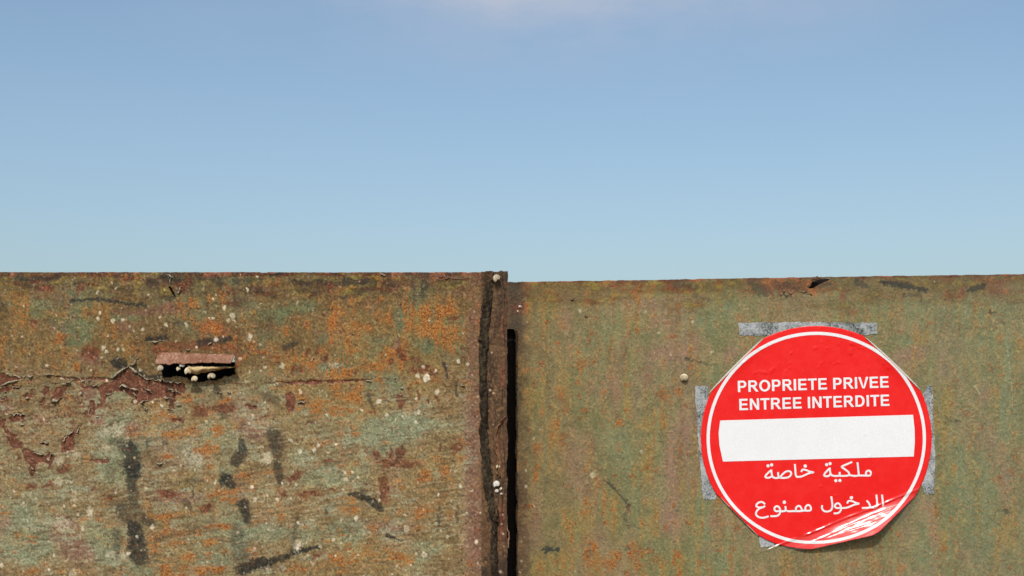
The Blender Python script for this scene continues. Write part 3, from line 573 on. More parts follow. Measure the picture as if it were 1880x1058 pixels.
R_RUST += [Q2.b(*s) for s in [(702, 65, 20, 38), (330, 180, 22, 60), (160, 370, 16, 60), (150, 230, 18, 40), (495, 322, 9), (480, 370, 10, 16), (428, 370, 9), (562, 410, 9), (572, 460, 10, 20), (665, 405, 10), (782, 415, 12), (1100, 250, 12, 50), (152, 660, 18, 22), (95, 600, 48, 11), (760, 605, 13, 34), (1050, 600, 8, 24), (1475, 745, 24, 20), (1445, 882, 15, 12), (492, 930, 22, 80), (542, 875, 18, 28), (630, 980, 50, 46), (700, 940, 30, 36), (800, 900, 46, 60), (822, 985, 20, 50), (895, 890, 26, 30), (945, 955, 28, 26), (1060, 970, 10, 40), (1090, 1040, 16, 26), (355, 550, 8, 24), (340, 345, 9), (605, 715, 16), (590, 655, 10), (300, 50, 8, 50), (840, 700, 10, 20), (1000, 740, 10, 18), (1140, 715, 24, 10), (410, 720, 10), (1355, 888, 12, 7), (850, 730, 8), (1080, 920, 20, 24), (1225, 975, 14, 20), (290, 960, 12, 20), (745, 1040, 20, 20), (660, 625, 14, 9), (360, 470, 7, 22), (445, 35, 9, 12), (1150, 250, 9, 22), (940, 360, 12, 26), (880, 350, 18, 16), (410, 550, 8), (475, 545, 6), (1540, 860, 8), (1595, 960, 7)]]
R_RUST += [Q6.b(*s) for s in [(485, 432, 13, 11), (410, 492, 14, 9), (918, 742, 13, 16), (1085, 857, 10, 12), (1115, 865, 9, 22), (730, 995, 14, 10), (640, 745, 10), (965, 630, 8, 8), (265, 490, 14, 7), (660, 830, 16, 7), (620, 880, 8, 22), (745, 1048, 14, 8)]]
R_RUST += [Q7.b(*s) for s in [(330, 63, 16, 12), (290, 60, 8, 16), (612, 325, 10, 36), (400, 155, 12, 12), (145, 440, 12, 12), (130, 645, 13, 32), (125, 690, 10, 12), (218, 715, 11, 12), (180, 890, 18, 22), (485, 775, 7, 6), (535, 610, 6, 22), (510, 470, 10, 30), (305, 12, 14, 7), (130, 1000, 8, 8), (590, 425, 16, 18), (365, 995, 9, 5), (145, 330, 8, 8), (230, 780, 9, 7), (575, 1010, 8, 10), (415, 80, 8, 6)]]
R_OCHRE = [Q1.b(260, 240, 60, 120) + (.9,), Q1.b(950, 180, 200, 40) + (.9,), Q1.b(430, 130, 160, 40) + (.7,), Q1.b(1400, 180, 150, 60) + (.6,), Q1.b(850, 400, 60, 60) + (.6,), Q1.b(830, 940, 26, 120) + (1.,), Q1.b(380, 850, 80, 160) + (.7,), Q1.b(480, 760, 40, 200) + (.6,), Q1.b(170, 950, 90, 120) + (.7,), Q1.b(1360, 760, 50, 70) + (.5,), Q1.b(1080, 900, 80, 50) + (.5,), Q2.b(300, 150, 90, 200) + (.6,), Q2.b(160, 350, 60, 150) + (.5,), Q2.b(450, 720, 140, 90) + (.8,), Q2.b(650, 640, 60, 140) + (.8,), Q2.b(870, 360, 40, 180) + (.7,), Q2.b(900, 700, 60, 150) + (.8,), Q2.b(1130, 520, 30, 150) + (.6,), Q2.b(1140, 700, 50, 80) + (.6,), Q2.b(880, 60, 80, 70) + (.6,), Q2.b(1180, 200, 30, 90) + (.6,), Q2.b(300, 980, 140, 70) + (.7,), Q2.b(700, 960, 200, 80) + (.6,), Q2.b(1000, 980, 120, 80) + (.4,), Q6.b(740, 720, 40, 100) + (.7,), Q6.b(600, 950, 40, 120) + (.7,), Q6.b(440, 520, 60, 70) + (.6,), Q6.b(900, 950, 26, 90) + (.6,), Q6.b(1120, 600, 40, 60) + (.6,), Q6.b(550, 760, 30, 120) + (.4,), Q6.b(760, 500, 120, 80) + (.3,), Q7.b(140, 200, 40, 120) + (.7,), Q7.b(180, 820, 20, 100) + (1.,), Q7.b(140, 520, 30, 180) + (.6,), Q7.b(225, 410, 10, 50) + (.8,), Q7.b(560, 830, 50, 110) + (.6,), Q7.b(235, 240, 20, 16) + (.6,), Q7.b(400, 160, 40, 40) + (.5,), Q7.b(300, 700, 30, 60) + (.4,), Q7.b(470, 20, 30, 30) + (.4,), Q4.b(1820, 300, 30, 120) + (.5,), Q4.b(40, 700, 60, 200) + (.4,), Q4.b(720, 880, 60, 30) + (.5,)]
R_PINK = [Q1.b(*s) for s in [(410, 200, 120, 60), (390, 360, 70, 100), (780, 660, 50, 130), (1000, 270, 150, 70), (960, 790, 70, 120), (1300, 560, 50, 110), (740, 860, 60, 200), (1120, 620, 160, 70), (1080, 400, 100, 60), (1580, 620, 90, 60), (560, 900, 60, 120)]] + [Q2.b(*s) for s in [(390, 300, 60, 160), (520, 480, 90, 120), (540, 780, 60, 120), (1050, 400, 60, 220), (1040, 720, 100, 120), (120, 700, 90, 160), (60, 950, 50, 150), (1150, 100, 80, 160), (1330, 700, 120, 90), (520, 200, 60, 120), (1250, 880, 90, 60)]] + [Q6.b(*s) for s in [(270, 680, 120, 70), (410, 620, 90, 50), (870, 930, 50, 60), (570, 730, 30, 90)]] + [Q7.b(*s) for s in [(420, 230, 80, 110), (540, 480, 50, 160), (110, 800, 40, 160), (340, 900, 60, 90), (300, 640, 60, 60), (60, 640, 40, 60)]]
R_GREEN = [Q1.b(*s) for s in [(570, 560, 70, 120), (1340, 430, 130, 80), (700, 470, 70, 80), (530, 960, 70, 80), (1500, 300, 160, 80), (1440, 760, 50, 60), (560, 760, 60, 90)]] + [Q2.b(*s) for s in [(700, 240, 110, 140), (790, 500, 40, 200), (1010, 500, 60, 70), (900, 860, 60, 60), (1240, 760, 60, 160), (1350, 980, 90, 90), (640, 120, 90, 90), (1230, 620, 40, 160)]] + [Q6.b(*s) for s in [(420, 300, 280, 50), (800, 320, 240, 60), (1010, 800, 70, 240), (330, 560, 90, 40), (900, 560, 130, 60), (620, 350, 260, 70)]] + [Q7.b(*s) for s in [(400, 540, 120, 160), (420, 870, 90, 160), (570, 130, 60, 120), (60, 900, 60, 160), (260, 600, 50, 140), (320, 340, 90, 90), (520, 90, 60, 90)]]
R_DARK = [(Q2([(205, 890), (295, 884)]), 9, 7, .92), (Q2([(600, 430), (640, 460), (720, 545), (758, 600)]), 5, 6, .7), (Q2([(758, 600), (735, 680), (760, 740)]), 7, 6, .4), (Q2([(220, 430), (200, 525)]), 12, 5, .35), (Q2([(200, 580), (215, 610)]), 5, 4, .4),
 (Q1([(1245, 655), (1300, 678), (1365, 692)]), 2.5, 4.5, .75), (Q1([(1365, 692), (1475, 710)]), 3, 1.5, .5), (Q1([(20, 140), (40, 260), (20, 420)]), 26, 22, .45), (Q1([(820, 590), (800, 650)]), 5, 3, .3), (Q1([(915, 905), (890, 960)]), 8, 5, .3), (Q1([(1730, 110), (1800, 180)]), 22, 18, .55), (Q1([(1180, 140), (1320, 150)]), 12, 8, .45), (Q1([(1320, 210), (1420, 240)]), 8, 5, .4), (Q1([(20, 320), (60, 330)]), 8, 6, .4),
 (Q6([(150, 140), (350, 178), (455, 202)]), 9, 8, .85), (Q6([(250, 165), (360, 170)]), 15, 12, .6), (Q6([(760, 200), (850, 170)]), 9, 11, .8), (Q6([(905, 352), (935, 362)]), 6, 4, .75), (Q6([(-20, 150), (30, 170)]), 16, 12, .6), (Q6([(300, 240), (400, 230)]), 6, 7, .45), (Q6([(400, 185), (420, 280)]), 6, 4, .5), (Q6([(990, 430), (1000, 430)]), 3, 3, .5), (Q6([(1030, 100), (1080, 96)]), 4, 4, .6),
 (Q7([(240, 108), (270, 112)]), 4, 2.5, .7), (Q7([(545, 660), (552, 664)]), 10, 10, .6), (Q7([(200, 90), (210, 110)]), 8, 8, .3), (Q2([(965, 150), (985, 130)]), 2.5, 1.5, .8), (Q2([(955, 182), (975, 180)]), 2, 2, .8), (Q2([(880, 232), (905, 230)]), 2, 2, .7), (Q2([(405, 60), (415, 50)]), 2, 2, .7), (Q2([(440, 860), (700, 770)]), 1.4, 1.4, .35), (Q2([(640, 275), (730, 295)]), 3, 3, .35), (Q2([(740, 890), (760, 880)]), 5, 4, .5),
 (QT([(160, 380), (240, 400), (330, 480), (160, 500)]), 18, 14, .6), (QT([(450, 340), (700, 350), (860, 420)]), 14, 10, .5), (QT([(640, 560), (720, 560)]), 8, 7, .75), (QT([(1000, 480), (1020, 500)]), 7, 5, .6), (QT([(50, 240), (240, 250)]), 7, 5, .5), (QT([(1320, 370), (1500, 330)]), 6, 5, .45)]
def paintR(X, Y):
    n_big = fbm(X / 60, Y / 95, 201, 4); n_mid = fbm(X / 14, Y / 20, 211, 4); n_fine = fbm(X / 3.0, Y / 3.4, 221, 3)
    n_ver = fbm(X / 7.5, Y / 95, 231, 4); n_f2 = fbm(X / 2.5, Y / 2.7, 241, 3)
    gr = sum(blob(X, Y, *q) for q in R_GREEN); pk = sum(blob(X, Y, *q) for q in R_PINK)
    f = sm(-.8, .95, .5 * n_big + .24 * n_mid + .08 * n_fine + .3 * n_ver + .75 * np.minimum(pk, 1) - .75 * np.minimum(gr, 1))
    col = mixc(A(122, 120, 82), A(140, 120, 92), f)
    col = lay(col, A(146, 114, 100), np.minimum(pk, 1) * .5 * f); col = lay(col, A(122, 132, 102), np.minimum(gr, 1) * .55 * (1 - f))
    col = lay(col, A(104, 92, 58), sm(.3, 1.2, n_ver + .4 * n_big) * .36); col = lay(col, A(150, 138, 92), sm(.3, 1.3, -n_ver + .4 * n_mid) * .35)
    col = lay(col, A(148, 104, 92), sm(.7, 1.4, np.minimum(pk, 1.2) + .3 * n_fine) * .25)
    col = lay(col, A(124, 102, 62), sm(1250, 960, X + 60 * n_big) * .35); col = lay(col, A(126, 126, 98), sm(1560, 1800, X + 60 * n_big) * .35)
    oc = np.zeros_like(X)
    for cx, cy, rx, ry, s in R_OCHRE: oc = np.maximum(oc, s * blob(X, Y, cx, cy, rx * 1.2, ry * 1.2))
    om = sm(-.1, 1.0, oc * 1.1 + .14 * n_fine + .42 * n_ver + .2 * n_mid - .12)
    col = lay(col, mixc(A(154, 136, 78), A(144, 118, 64), .5 + .5 * n_mid), om * .6)
    col = lay(col, A(168, 152, 104), sm(.8, 1.6, n_fine + .5 * n_ver) * .3)
    # small rust eruptions
    rm = np.zeros_like(X)
    jx = X + 2.2 * fbm(X / 4.5, Y / 4.5, 251, 3); jy = Y + 2.2 * fbm(X / 4.5, Y / 4.5, 255, 3)
    for cx, cy, rx, ry in R_RUST: rm = np.maximum(rm, blob(jx, jy, cx, cy, max(rx, 1.8) * 1.1, max(ry, 1.8) * 1.1))
    rm = sm(.3, .62, rm + .42 * n_f2 - .06)
    scat = sm(1.15, 1.4, fbm(X / 3.8, Y / 4.4, 261, 2) + .25 * n_ver)
    rcol = mixc(A(162, 94, 46), A(122, 68, 42), sm(-.5, .6, fbm(X / 3, Y / 3, 265, 2)))
    col = lay(col, rcol, rm * .6)
    col = lay(col, A(150, 96, 58), scat * .6)
    # rim
    ytop = 518 - (X - 932) * 15.0 / 948
    tg = sm(58, 0, Y - ytop + 18 * fbm(X / 50, Y / 16, 271, 4))
    col = lay(col, A(104, 84, 48), tg * .75)
    col = lay(col, A(120, 70, 44), tg * sm(.1, .9, fbm(X / 30, Y / 8, 273, 4)) * .8)
    col = lay(col, A(156, 136, 56), tg * sm(.4, 1.2, fbm(X / 12, Y / 10, 275, 4)) * .5)
    col = lay(col, A(112, 100, 74), sm(90, 20, Y - ytop) * .35 * sm(1350, 1500, X))
    rim = sm(6, 0, Y - ytop + 3 * fbm(X / 20, Y / 20, 277, 3))
    col = lay(col, mixc(A(96, 62, 44), A(156, 92, 66), sm(.0, .9, fbm(X / 26, Y / 40, 279, 3))), rim * .85)
    # stained strip by the gap, rosy blotch far right, bare patch by the tear
    lf = sm(985, 945, X + 8 * n_mid)
    col = lay(col, A(84, 60, 44), lf * .7)
    col = lay(col, A(120, 66, 56), blob(X, Y, 1830, 528, 26, 16) * .5 + blob(X, Y, 1768, 536, 4, 8) * .9)
    col = lay(col, A(150, 70, 40), blob(jx, jy, 953, 566, 12, 10) * .8)
    bp = blob(jx, jy, 1455, 524, 60, 14)
    col = lay(col, mixc(A(110, 70, 46), A(150, 92, 56), .5 + .5 * n_mid), sm(.3, .7, bp + .3 * n_mid) * .8)
    col = lay(col, A(140, 72, 66), np.maximum(blob(jx, jy, 1432, 535, 4, 5), blob(jx, jy, 1548, 544, 4, 7)) * .9)
    dm = np.zeros_like(X)
    for pts, w0, w1, s in R_DARK:
        k = stroke(jx, jy, pts, w0, w1, .5)
        dm = np.maximum(dm, np.where(k > 0, sm(.35, .8, k + .45 * n_f2 * (1 - .4 * k)) * s, 0))
    col = lay(col, A(56, 58, 54), dm)
    sp = np.zeros_like(X)
    rs = np.random.RandomState(9)
    sl = [Q2.b(*s) for s in [(180, 102, 6), (140, 160, 7), (95, 368, 8), (95, 470, 9), (145, 602, 7), (80, 800, 5), (845, 245, 10), (525, 402, 18), (545, 738, 4), (945, 705, 6), (65, 960, 6), (60, 830, 6), (50, 1030, 7), (415, 1025, 7)]] + [Q1.b(*s) for s in [(1055, 480, 9), (1437, 615, 11), (1148, 632, 6), (490, 320, 14), (1295, 395, 9), (965, 320, 9), (60, 288, 6), (45, 320, 7)]] + [Q7.b(*s) for s in [(195, 950, 5), (280, 860, 4), (235, 1022, 5), (95, 920, 5), (145, 705, 5)]] + [Q6.b(*s) for s in [(380, 597, 7), (290, 548, 4), (515, 140, 6)]]
    for i in range(150):
        sl.append((rs.uniform(950, 2500), rs.uniform(540, 1600), rs.uniform(.7, 1.2), 0))
    for (cx, cy, r, _) in sl:
        s = (np.abs(X - cx) < 9) & (np.abs(Y - cy) < 9)
        if not s.any(): continue
        d = np.hypot(jx[s] * .5 + X[s] * .5 - cx, jy[s] * .5 + Y[s] * .5 - cy)
        sp[s] = np.maximum(sp[s], np.clip((max(r, 1.0) - d) / 1.4 + .5, 0, 1) * (.8 if r > 1.4 else .5))
    col = lay(col, A(196, 182, 154), sp * .85)
    # two long pale scratches at the right
    col = lay(col, A(176, 172, 140), stroke(X, Y, Q6([(1015, 570), (1030, 700), (1050, 880), (1052, 1020)]), 1.6, 1.6) * .6 * sm(-.6, .3, n_f2))
    col = lay(col, A(178, 170, 140), stroke(X, Y, Q6([(790, 862), (825, 915)]), 2.4, 2.4) * .7)
    col *= (1 + .09 * n_fine + .07 * n_f2 + .06 * n_mid)[:, None]
    col = np.clip(col * np.array([1.06, 1.08, 1.04]), .004, .85)
    rusty = np.clip(.02 + .55 * rm + .40 * om + .12 * n_ver + .1 * n_mid - .2 * np.minimum(gr, 1) * (1 - rm) - .4 * sm(1500, 1750, X) * .5, 0, 1) * (1 - dm) * (1 - sp)
    col = np.column_stack([col, rusty])
    H = warpR(X, Y) + .18 * n_fine + .14 * n_f2 + .12 * n_mid + rm * .35 * n_f2 + sp * .25
    return col, H

def axis(lo, a, b, hi, step, grow=1.18, cap=26.0):
    mid = list(np.arange(a, b, step)) + [b]
    left, s, x = [], step, a
    while x > lo:
        s = min(s * grow, cap); x -= s; left.append(max(x, lo))
    right, s, x = [], step, b
    while x < hi:
        s = min(s * grow, cap); x += s; right.append(min(x, hi))
    return np.array(left[::-1] + mid + right)

# ------------------------------------------------------------------ front gate leaf
leafL = empty('gate_leaf', (-0.85, 0, 0))
tag(leafL, 'front steel gate leaf with letter slot, peeling green paint and orange rust', 'gate')
STEP = 1.3
xs = axis(-820, -4, 886, 886, STEP); ys = axis(500, 500, 1062, 2470, STEP)
GX, GY = np.meshgrid(xs, ys); gx, gy = GX.ravel(), GY.ravel()
col, H = paintL(gx, gy)
jag = 0.35 * fbm(gx / 9, gx * 0 + .5, 301, 4) + 1.2 * sm(1.0, 1.4, fbm(gx / 22, gx * 0 + 3.5, 305, 3))
yy = gy + np.clip(jag, -.3, 3) * sm(9, 0, gy - 500)
wx, wz = P(gx, yy)
v = np.stack([wx, -H / 1000, wz], 1)
nx, ny = len(xs), len(ys)
fc = gridfaces(nx, ny)
cxm = gx[fc].mean(1); cym = gy[fc].mean(1)
fc = fc[~inpoly(cxm + .7 * fbm(cym / 3, cxm / 3, 133, 2), cym + .9 * fbm(cxm / 4, cym / 4, 132, 2), SLOT)]
# torn nick below the top rim
TEAR = R1([(1212, 185), (1228, 178), (1262, 240), (1268, 262), (1240, 235)])
fc = fc[~inpoly(gx[fc].mean(1), gy[fc].mean(1), TEAR)]
# turn the top edge back so that the sheet has thickness
top = np.arange(nx); vb = v[:nx].copy(); vb[:, 1] += 0.003
v = np.vstack([v, vb]); col = np.vstack([col, col[:nx]])
nb = len(gx)
tf = np.stack([top[:-1], top[1:], top[1:] + nb, top[:-1] + nb], 1)
sheetL = link('sheet_panel', mesh('sheet_panel', v, np.vstack([fc, tf]), True, col), M_SHEET, leafL)

def strip_rim(name, poly, d0, d1, mat, parent):
    n = len(poly); vv = []; ff = []
    for (X, Y) in poly:
        x, z = P(X, Y); vv += [(x, d0, z), (x, d1, z)]
    for i in range(n):
        a = 2 * i; b_ = 2 * ((i + 1) % n); ff.append((a, b_, b_ + 1, a + 1))
    return link(name, mesh(name, vv, ff, False), mat, parent)
strip_rim('slot_rim', SLOT, 0.0, 0.004, M_BACK, leafL)

# frame behind the sheet
xl, xr = P(-815, 0)[0], P(900, 0)[0]
box('top_rail', (xl, 0.012, 1.957), (xr - .031, 0.05, 1.993), M_BACK, leafL, .002)
box('bottom_rail', (xl, 0.012, 0.06), (xr - .031, 0.05, 0.10), M_BACK, leafL, .002)
box('stile', (xr - .03, 0.012, 0.05), (xr + .008, 0.05, 1.993), M_SHADE_IRON, leafL, .002)
box('stile', (xl - .04, 0.012, 0.05), (xl, 0.052, 1.993), M_BACK, leafL, .002)
# letter box behind the slot: four walls and a bottom, open above
bx0, bx1 = P(286, 0)[0], P(436, 0)[0]
for lo, hi in (((bx0, .012, 1.74), (bx0 + .003, .1, 1.845)), ((bx1, .012, 1.74), (bx1 + .003, .1, 1.84)), ((bx0, .1, 1.74), (bx1 + .003, .103, 1.8395)), ((bx0, .012, 1.737), (bx1 + .003, .103, 1.7395))):
    box('letter_box_wall', lo, hi, M_SHADE_IRON, leafL)  # near-black walls paint the darkness inside the slot

# hood bent out over the slot
def flap():
    n, mrow = 110, 26
    u, w = np.meshgrid(np.linspace(0, 1, n), np.linspace(0, 1, mrow)); u, w = u.ravel(), w.ravel()
    X = 291.5 + (430.5 - 291.5) * u + w * 2.5 * (1 - u)
    Y = 646.0 + u * 3.5 + w * (20.5 - 3.5 * u) + w ** 3 * (.9 * fbm(u * 16, u * 0, 311, 3) + 1.3 * np.sin(u * 5.2 + .6)) + (1 - w) * .9 * fbm(u * 14, u * 0 + 3, 312, 3)
    out = 0.5 + 33.0 * w ** .92 + 2.2 * fbm(u * 6, w * 1.7, 313, 3) * w ** .7
    pk_ = fbm(X / 3.0, Y / 3.0, 315, 3); mk = fbm(X / 18, Y / 10, 318, 3)
    c = mixc(A(140, 98, 76), A(158, 118, 96), .5 + .6 * mk)
    c = lay(c, A(120, 66, 42), sm(.25, 0, w + .12 * mk) * .8)
    c = lay(c, A(196, 156, 128), sm(.5, 1.2, pk_) * .6); c = lay(c, A(104, 60, 44), sm(.8, 1.3, -pk_) * .7)
    x, z = P(X, Y)
    y = -out / 1000
    out_m = np.stack([x, y, z], 1)
    # plan coordinates hold at the sheet: correct for the hood being nearer to the eye
    k = (CAM_D - out / 1000) / CAM_D
    out_m[:, 2] = CAM_Z + (z - CAM_Z) * k
    me = mesh('letter_flap', out_m, gridfaces(n, mrow), True, np.clip(c, .01, .8))
    o = link('letter_flap', me, M_RUST, leafL)
    s = o.modifiers.new('thickness', 'SOLIDIFY'); s.thickness = 0.0022; s.offset = -1
    return o
tag(flap(), label='salmon rusty hood bent out over the letter slot')

# curled paint along the peeled fields
def flake(pts, w, side=1, curl=150, mat=M_FLAKE, name='paint_flake', c0=(172, 160, 136), c1=(112, 92, 68), base=leafL, d=0.0, warp=warpL, seed=0, lift=0.2, rag=None):
    """strip of paint standing off the sheet: it leaves the sheet on one side of the line and rolls over to the other"""
    rag = (.35 if curl >= 185 else 1.0) if rag is None else rag
    pts = np.array(pts, float)
    seg = np.hypot(*np.diff(pts, axis=0).T); s = np.r_[0, np.cumsum(seg)]
    n = max(8, int(s[-1] / 1.4)); tt = np.linspace(0, s[-1], n)
    px = np.interp(tt, s, pts[:, 0]); py = np.interp(tt, s, pts[:, 1])
    jit = 1.3 * rag * fbm(tt / 4 + seed * 3.1, tt * 0 + seed, 401, 4)
    tx, ty = np.gradient(px), np.gradient(py); L = np.hypot(tx, ty) + 1e-6
    nxv, nyv = -ty / L * side, tx / L * side
    px = px + nxv * jit; py = py + nyv * jit
    e = np.clip(np.minimum(tt, s[-1] - tt) / (0.22 * s[-1] + .1), 0, 1) ** .6
    wl = w * .85 * (.25 + .75 * e) * np.clip(1 + .7 * rag * fbm(tt / 5 + seed, tt * 0 + seed * 1.7, 405, 3), .25, 1.9)
    mrow = 7
    ph = np.linspace(0, math.radians(curl), mrow)
    V = []; C = []
    cv = np.clip(1 + .45 * rag * fbm(tt / 8 + seed * 2, tt * 0 + seed, 413, 2), .4, 1.5)
    for j in range(mrow):
        R = wl / math.radians(curl) * 1.25
        off = R * np.sin(ph[j] * cv) ; out = lift + R * (1 - np.cos(ph[j] * cv))
        X = px + nxv * (off - .8); Y = py + nyv * (off - .8)
        x, z = P(X, Y, d)
        V.append(np.stack([x, d - (out + warp(X, Y)) / 1000, z], 1))
        mm = sm(.1, .75, np.full(n, j / (mrow - 1)) + .2 * fbm(tt / 4, tt * 0 + j + seed, 409, 2))
        C.append(mixc(A(*c1), A(*c0), mm))
    V = np.vstack(V); C = np.clip(np.vstack(C), .01, .8)
    me = mesh(name, V, gridfaces(n, mrow), True, C)
    o = link(name, me, mat, base)
    sd = o.modifiers.new('thickness', 'SOLIDIFY'); sd.thickness = 0.0006; sd.offset = 0
    return o
FL = [(R8, [(60, 118), (100, 130), (160, 140), (195, 155)], 5, 1, 60), (R8, [(205, 155), (250, 147), (300, 140)], 4, 1, 90), (R8, [(310, 118), (370, 135)], 4, 1, 100), (R8, [(388, 108), (430, 126), (497, 148)], 5, 1, 110),
 (R8, [(15, 238), (80, 206), (168, 188)], 7, 1, 200), (R8, [(110, 238), (185, 245)], 4, 1, 120), (R8, [(478, 200), (512, 218)], 6, 1, 120), (R8, [(585, 222), (632, 214)], 6, -1, 120), (R8, [(450, 376), (510, 362), (560, 346)], 6, -1, 170), (R8, [(232, 338), (270, 346)], 6, -1, 150),
 (R8, [(355, 384), (380, 392)], 5, -1, 150), (R8, [(1000, 166), (1060, 112), (1118, 72)], 8, 1, 190), (R8, [(1118, 74), (1170, 30), (1228, -14)], 8, 1, 150), (R8, [(1142, 66), (1220, 122)], 10, 1, 200), (R8, [(1220, 125), (1280, 165), (1360, 186)], 5, 1, 120), (R8, [(1365, 186), (1450, 172), (1500, 180), (1600, 204)], 5, 1, 100),
 (R8, [(1052, 255), (1092, 238), (1135, 262)], 7, -1, 150), (R8, [(1148, 262), (1220, 266)], 8, -1, 190), (R8, [(1268, 246), (1342, 302)], 5, -1, 160), (R8, [(930, 310), (1005, 294)], 6, -1, 150), (R8, [(1236, 386), (1312, 366)], 7, -1, 170), (R8, [(1448, 332), (1530, 346)], 6, -1, 150), (R8, [(1476, 440), (1545, 446)], 6, -1, 150), (R8, [(1503, 236), (1545, 285)], 9, 1, 120), (R8, [(1556, 258), (1592, 305)], 5, -1, 150), (R8, [(1180, 296), (1200, 336)], 6, 1, 170),
 (R8, [(298, 824), (392, 834)], 4, 1, 80), (R8, [(430, 866), (462, 830)], 5, 1, 110), (R8, [(352, 738), (398, 722), (434, 750)], 5, 1, 90), (R8, [(550, 722), (590, 668), (642, 622)], 4, 1, 80), (R8, [(664, 642), (704, 588)], 4, 1, 80), (R8, [(780, 492), (797, 415)], 4, 1, 90), (R8, [(733, 482), (744, 454)], 4, 1, 90), (R8, [(185, 545), (217, 580)], 5, 1, 110), (R8, [(328, 1046), (358, 1030)], 4, 1, 90), (R8, [(268, 964), (302, 972)], 6, -1, 150), (R8, [(90, 482), (160, 472), (225, 490)], 3.4, 1, 70), (R8, [(600, 210), (660, 180)], 3, 1, 80), (R8, [(690, 168), (760, 186), (830, 188)], 3.4, 1, 80), (R8, [(0, 300), (60, 285)], 4, -1, 130), (R8, [(0, 358), (45, 335)], 4, -1, 140), (R8, [(820, 240), (860, 215)], 3.5, 1, 90), (R8, [(1640, 330), (1660, 300)], 4, 1, 120), (R8, [(1270, 440), (1300, 470)], 5, -1, 130), (R8, [(710, 290), (725, 320)], 5, 1, 160), (R8, [(840, 500), (880, 495)], 3, 1, 80),
 (R1, [(1062, 574), (1110, 580), (1192, 570)], 5, -1, 150), (R1, [(1340, 636), (1370, 626)], 3, 1, 90), (R1, [(1385, 645), (1430, 635)], 3.5, 1, 100), (R1, [(1505, 605), (1520, 580)], 4, -1, 140), (R1, [(1200, 92), (1226, 118), (1222, 160)], 6, -1, 130), (R1, [(1262, 232), (1290, 205), (1306, 175)], 5, 1, 110), (R1, [(1555, 935), (1600, 940)], 6, 1, 100), (R1, [(1640, 935), (1662, 945)], 4, -1, 150), (R1, [(840, 695), (862, 690)], 3, 1, 90),
 (R3, [(1340, 106), (1440, 104), (1500, 120), (1620, 124)], 4, 1, 55), (R3, [(965, 84), (1012, 96)], 4, 1, 80), (R3, [(1072, 838), (1110, 852)], 4.5, 1, 80), (R3, [(1165, 832), (1215, 842)], 4, 1, 90), (R3, [(470, 712), (495, 692)], 5, 1, 80), (R3, [(205, 868), (240, 890)], 4, -1, 130), (R3, [(1112, 908), (1136, 900)], 3.5, 1, 80), (R3, [(1100, 955), (1128, 950)], 3, 1, 80), (R3, [(868, 860), (912, 862)], 3, -1, 130), (R3, [(1545, 885), (1590, 905)], 4, -1, 130), (R3, [(380, 1016), (432, 996)], 3, 1, 80), (R3, [(265, 970), (275, 960)], 3, 1, 90),
 (R2, [(925, 388), (990, 385)], 2.6, 1, 80), (R2, [(1150, 195), (1185, 188)], 4, 1, 90), (R2, [(850, 60), (875, 70)], 4, 1, 150), (R2, [(1030, 30), (1075, 40)], 4, 1, 90)]
for i, (zz, pts, w, side, curl) in enumerate(FL):
    if curl == 55:
        flake(zz(pts), w, side, curl, seed=i * 1.37, c0=(104, 74, 54), c1=(96, 66, 46), rag=.5)
    else:
        flake(zz(pts), w, side, curl, seed=i * 1.37)

# perished black seal beside the lap joint
def seal():
    ctr = np.array([(898, 499, 15), (899, 520, 17), (897, 535, 18), (893, 570, 18), (889, 610, 18), (887, 650, 17), (887, 690, 16), (888.5, 730, 15), (889.5, 765, 15), (889, 790, 17), (890, 815, 17), (893, 850, 17), (896, 885, 18), (898, 905, 18), (902, 925, 15), (905, 945, 12), (908, 965, 11), (908, 990, 12), (906, 1010, 13), (909, 1030, 17), (911, 1060, 19), (911, 1200, 18), (910, 2000, 18), (910, 2460, 18)], float)
    yv = np.r_[np.arange(499, 1066, 1.5), np.arange(1070, 2460, 16)]
    cx = np.interp(yv, ctr[:, 1], ctr[:, 0]); w = np.interp(yv, ctr[:, 1], ctr[:, 2])
    cx = cx + .5 * fbm(yv / 22, yv * 0, 421, 4); w = w * 1.12 * (1 + .12 * fbm(yv / 12, yv * 0 + 4, 423, 4))
    m_ = 17
    u = np.linspace(-1, 1, m_)
    U, YV = np.meshgrid(u, yv); CX = np.repeat(cx[:, None], m_, 1); W = np.repeat(w[:, None], m_, 1)
    X = (CX + U * W * .5 + .5 * fbm(U * 3, YV / 5, 425, 3)).ravel(); Y = YV.ravel(); U = U.ravel()
    prof = 6.5 * (1 - np.abs(U) ** 5)
    prof = prof + .9 * fbm(X / 4, Y / 5, 427, 4) + 1.2 * fbm(X / 9, Y / 16, 429, 3) - 2.2 * sm(.75, 1.1, fbm(X / 7, Y / 9, 431, 2))
    out = np.where(np.abs(U) > .99, -3, np.maximum(prof, .3)) + warpL(X, Y)
    n1 = fbm(X / 3, Y / 4, 433, 4); n2 = fbm(X / 8, Y / 30, 437, 3)
    c = mixc(A(46, 38, 29), A(70, 60, 45), sm(-.7, .9, n1 * .6 + n2))
    c = lay(c, A(92, 82, 60), sm(.8, 1.4, n1 + .4 * n2) * .5)
    c = lay(c, A(112, 84, 62), sm(-.72, -.95, U) * .45)
    c = lay(c, A(96, 70, 52), sm(530, 505, Y) * .6)
    x, z = P(X, Y)
    return link('rubber_seal', mesh('rubber_seal', np.stack([x, -out / 1000, z], 1), gridfaces(m_, len(yv)), True, np.clip(c, .006, .5)), M_SEAL, leafL)
tag(seal(), label='perished black seal running down the joint')

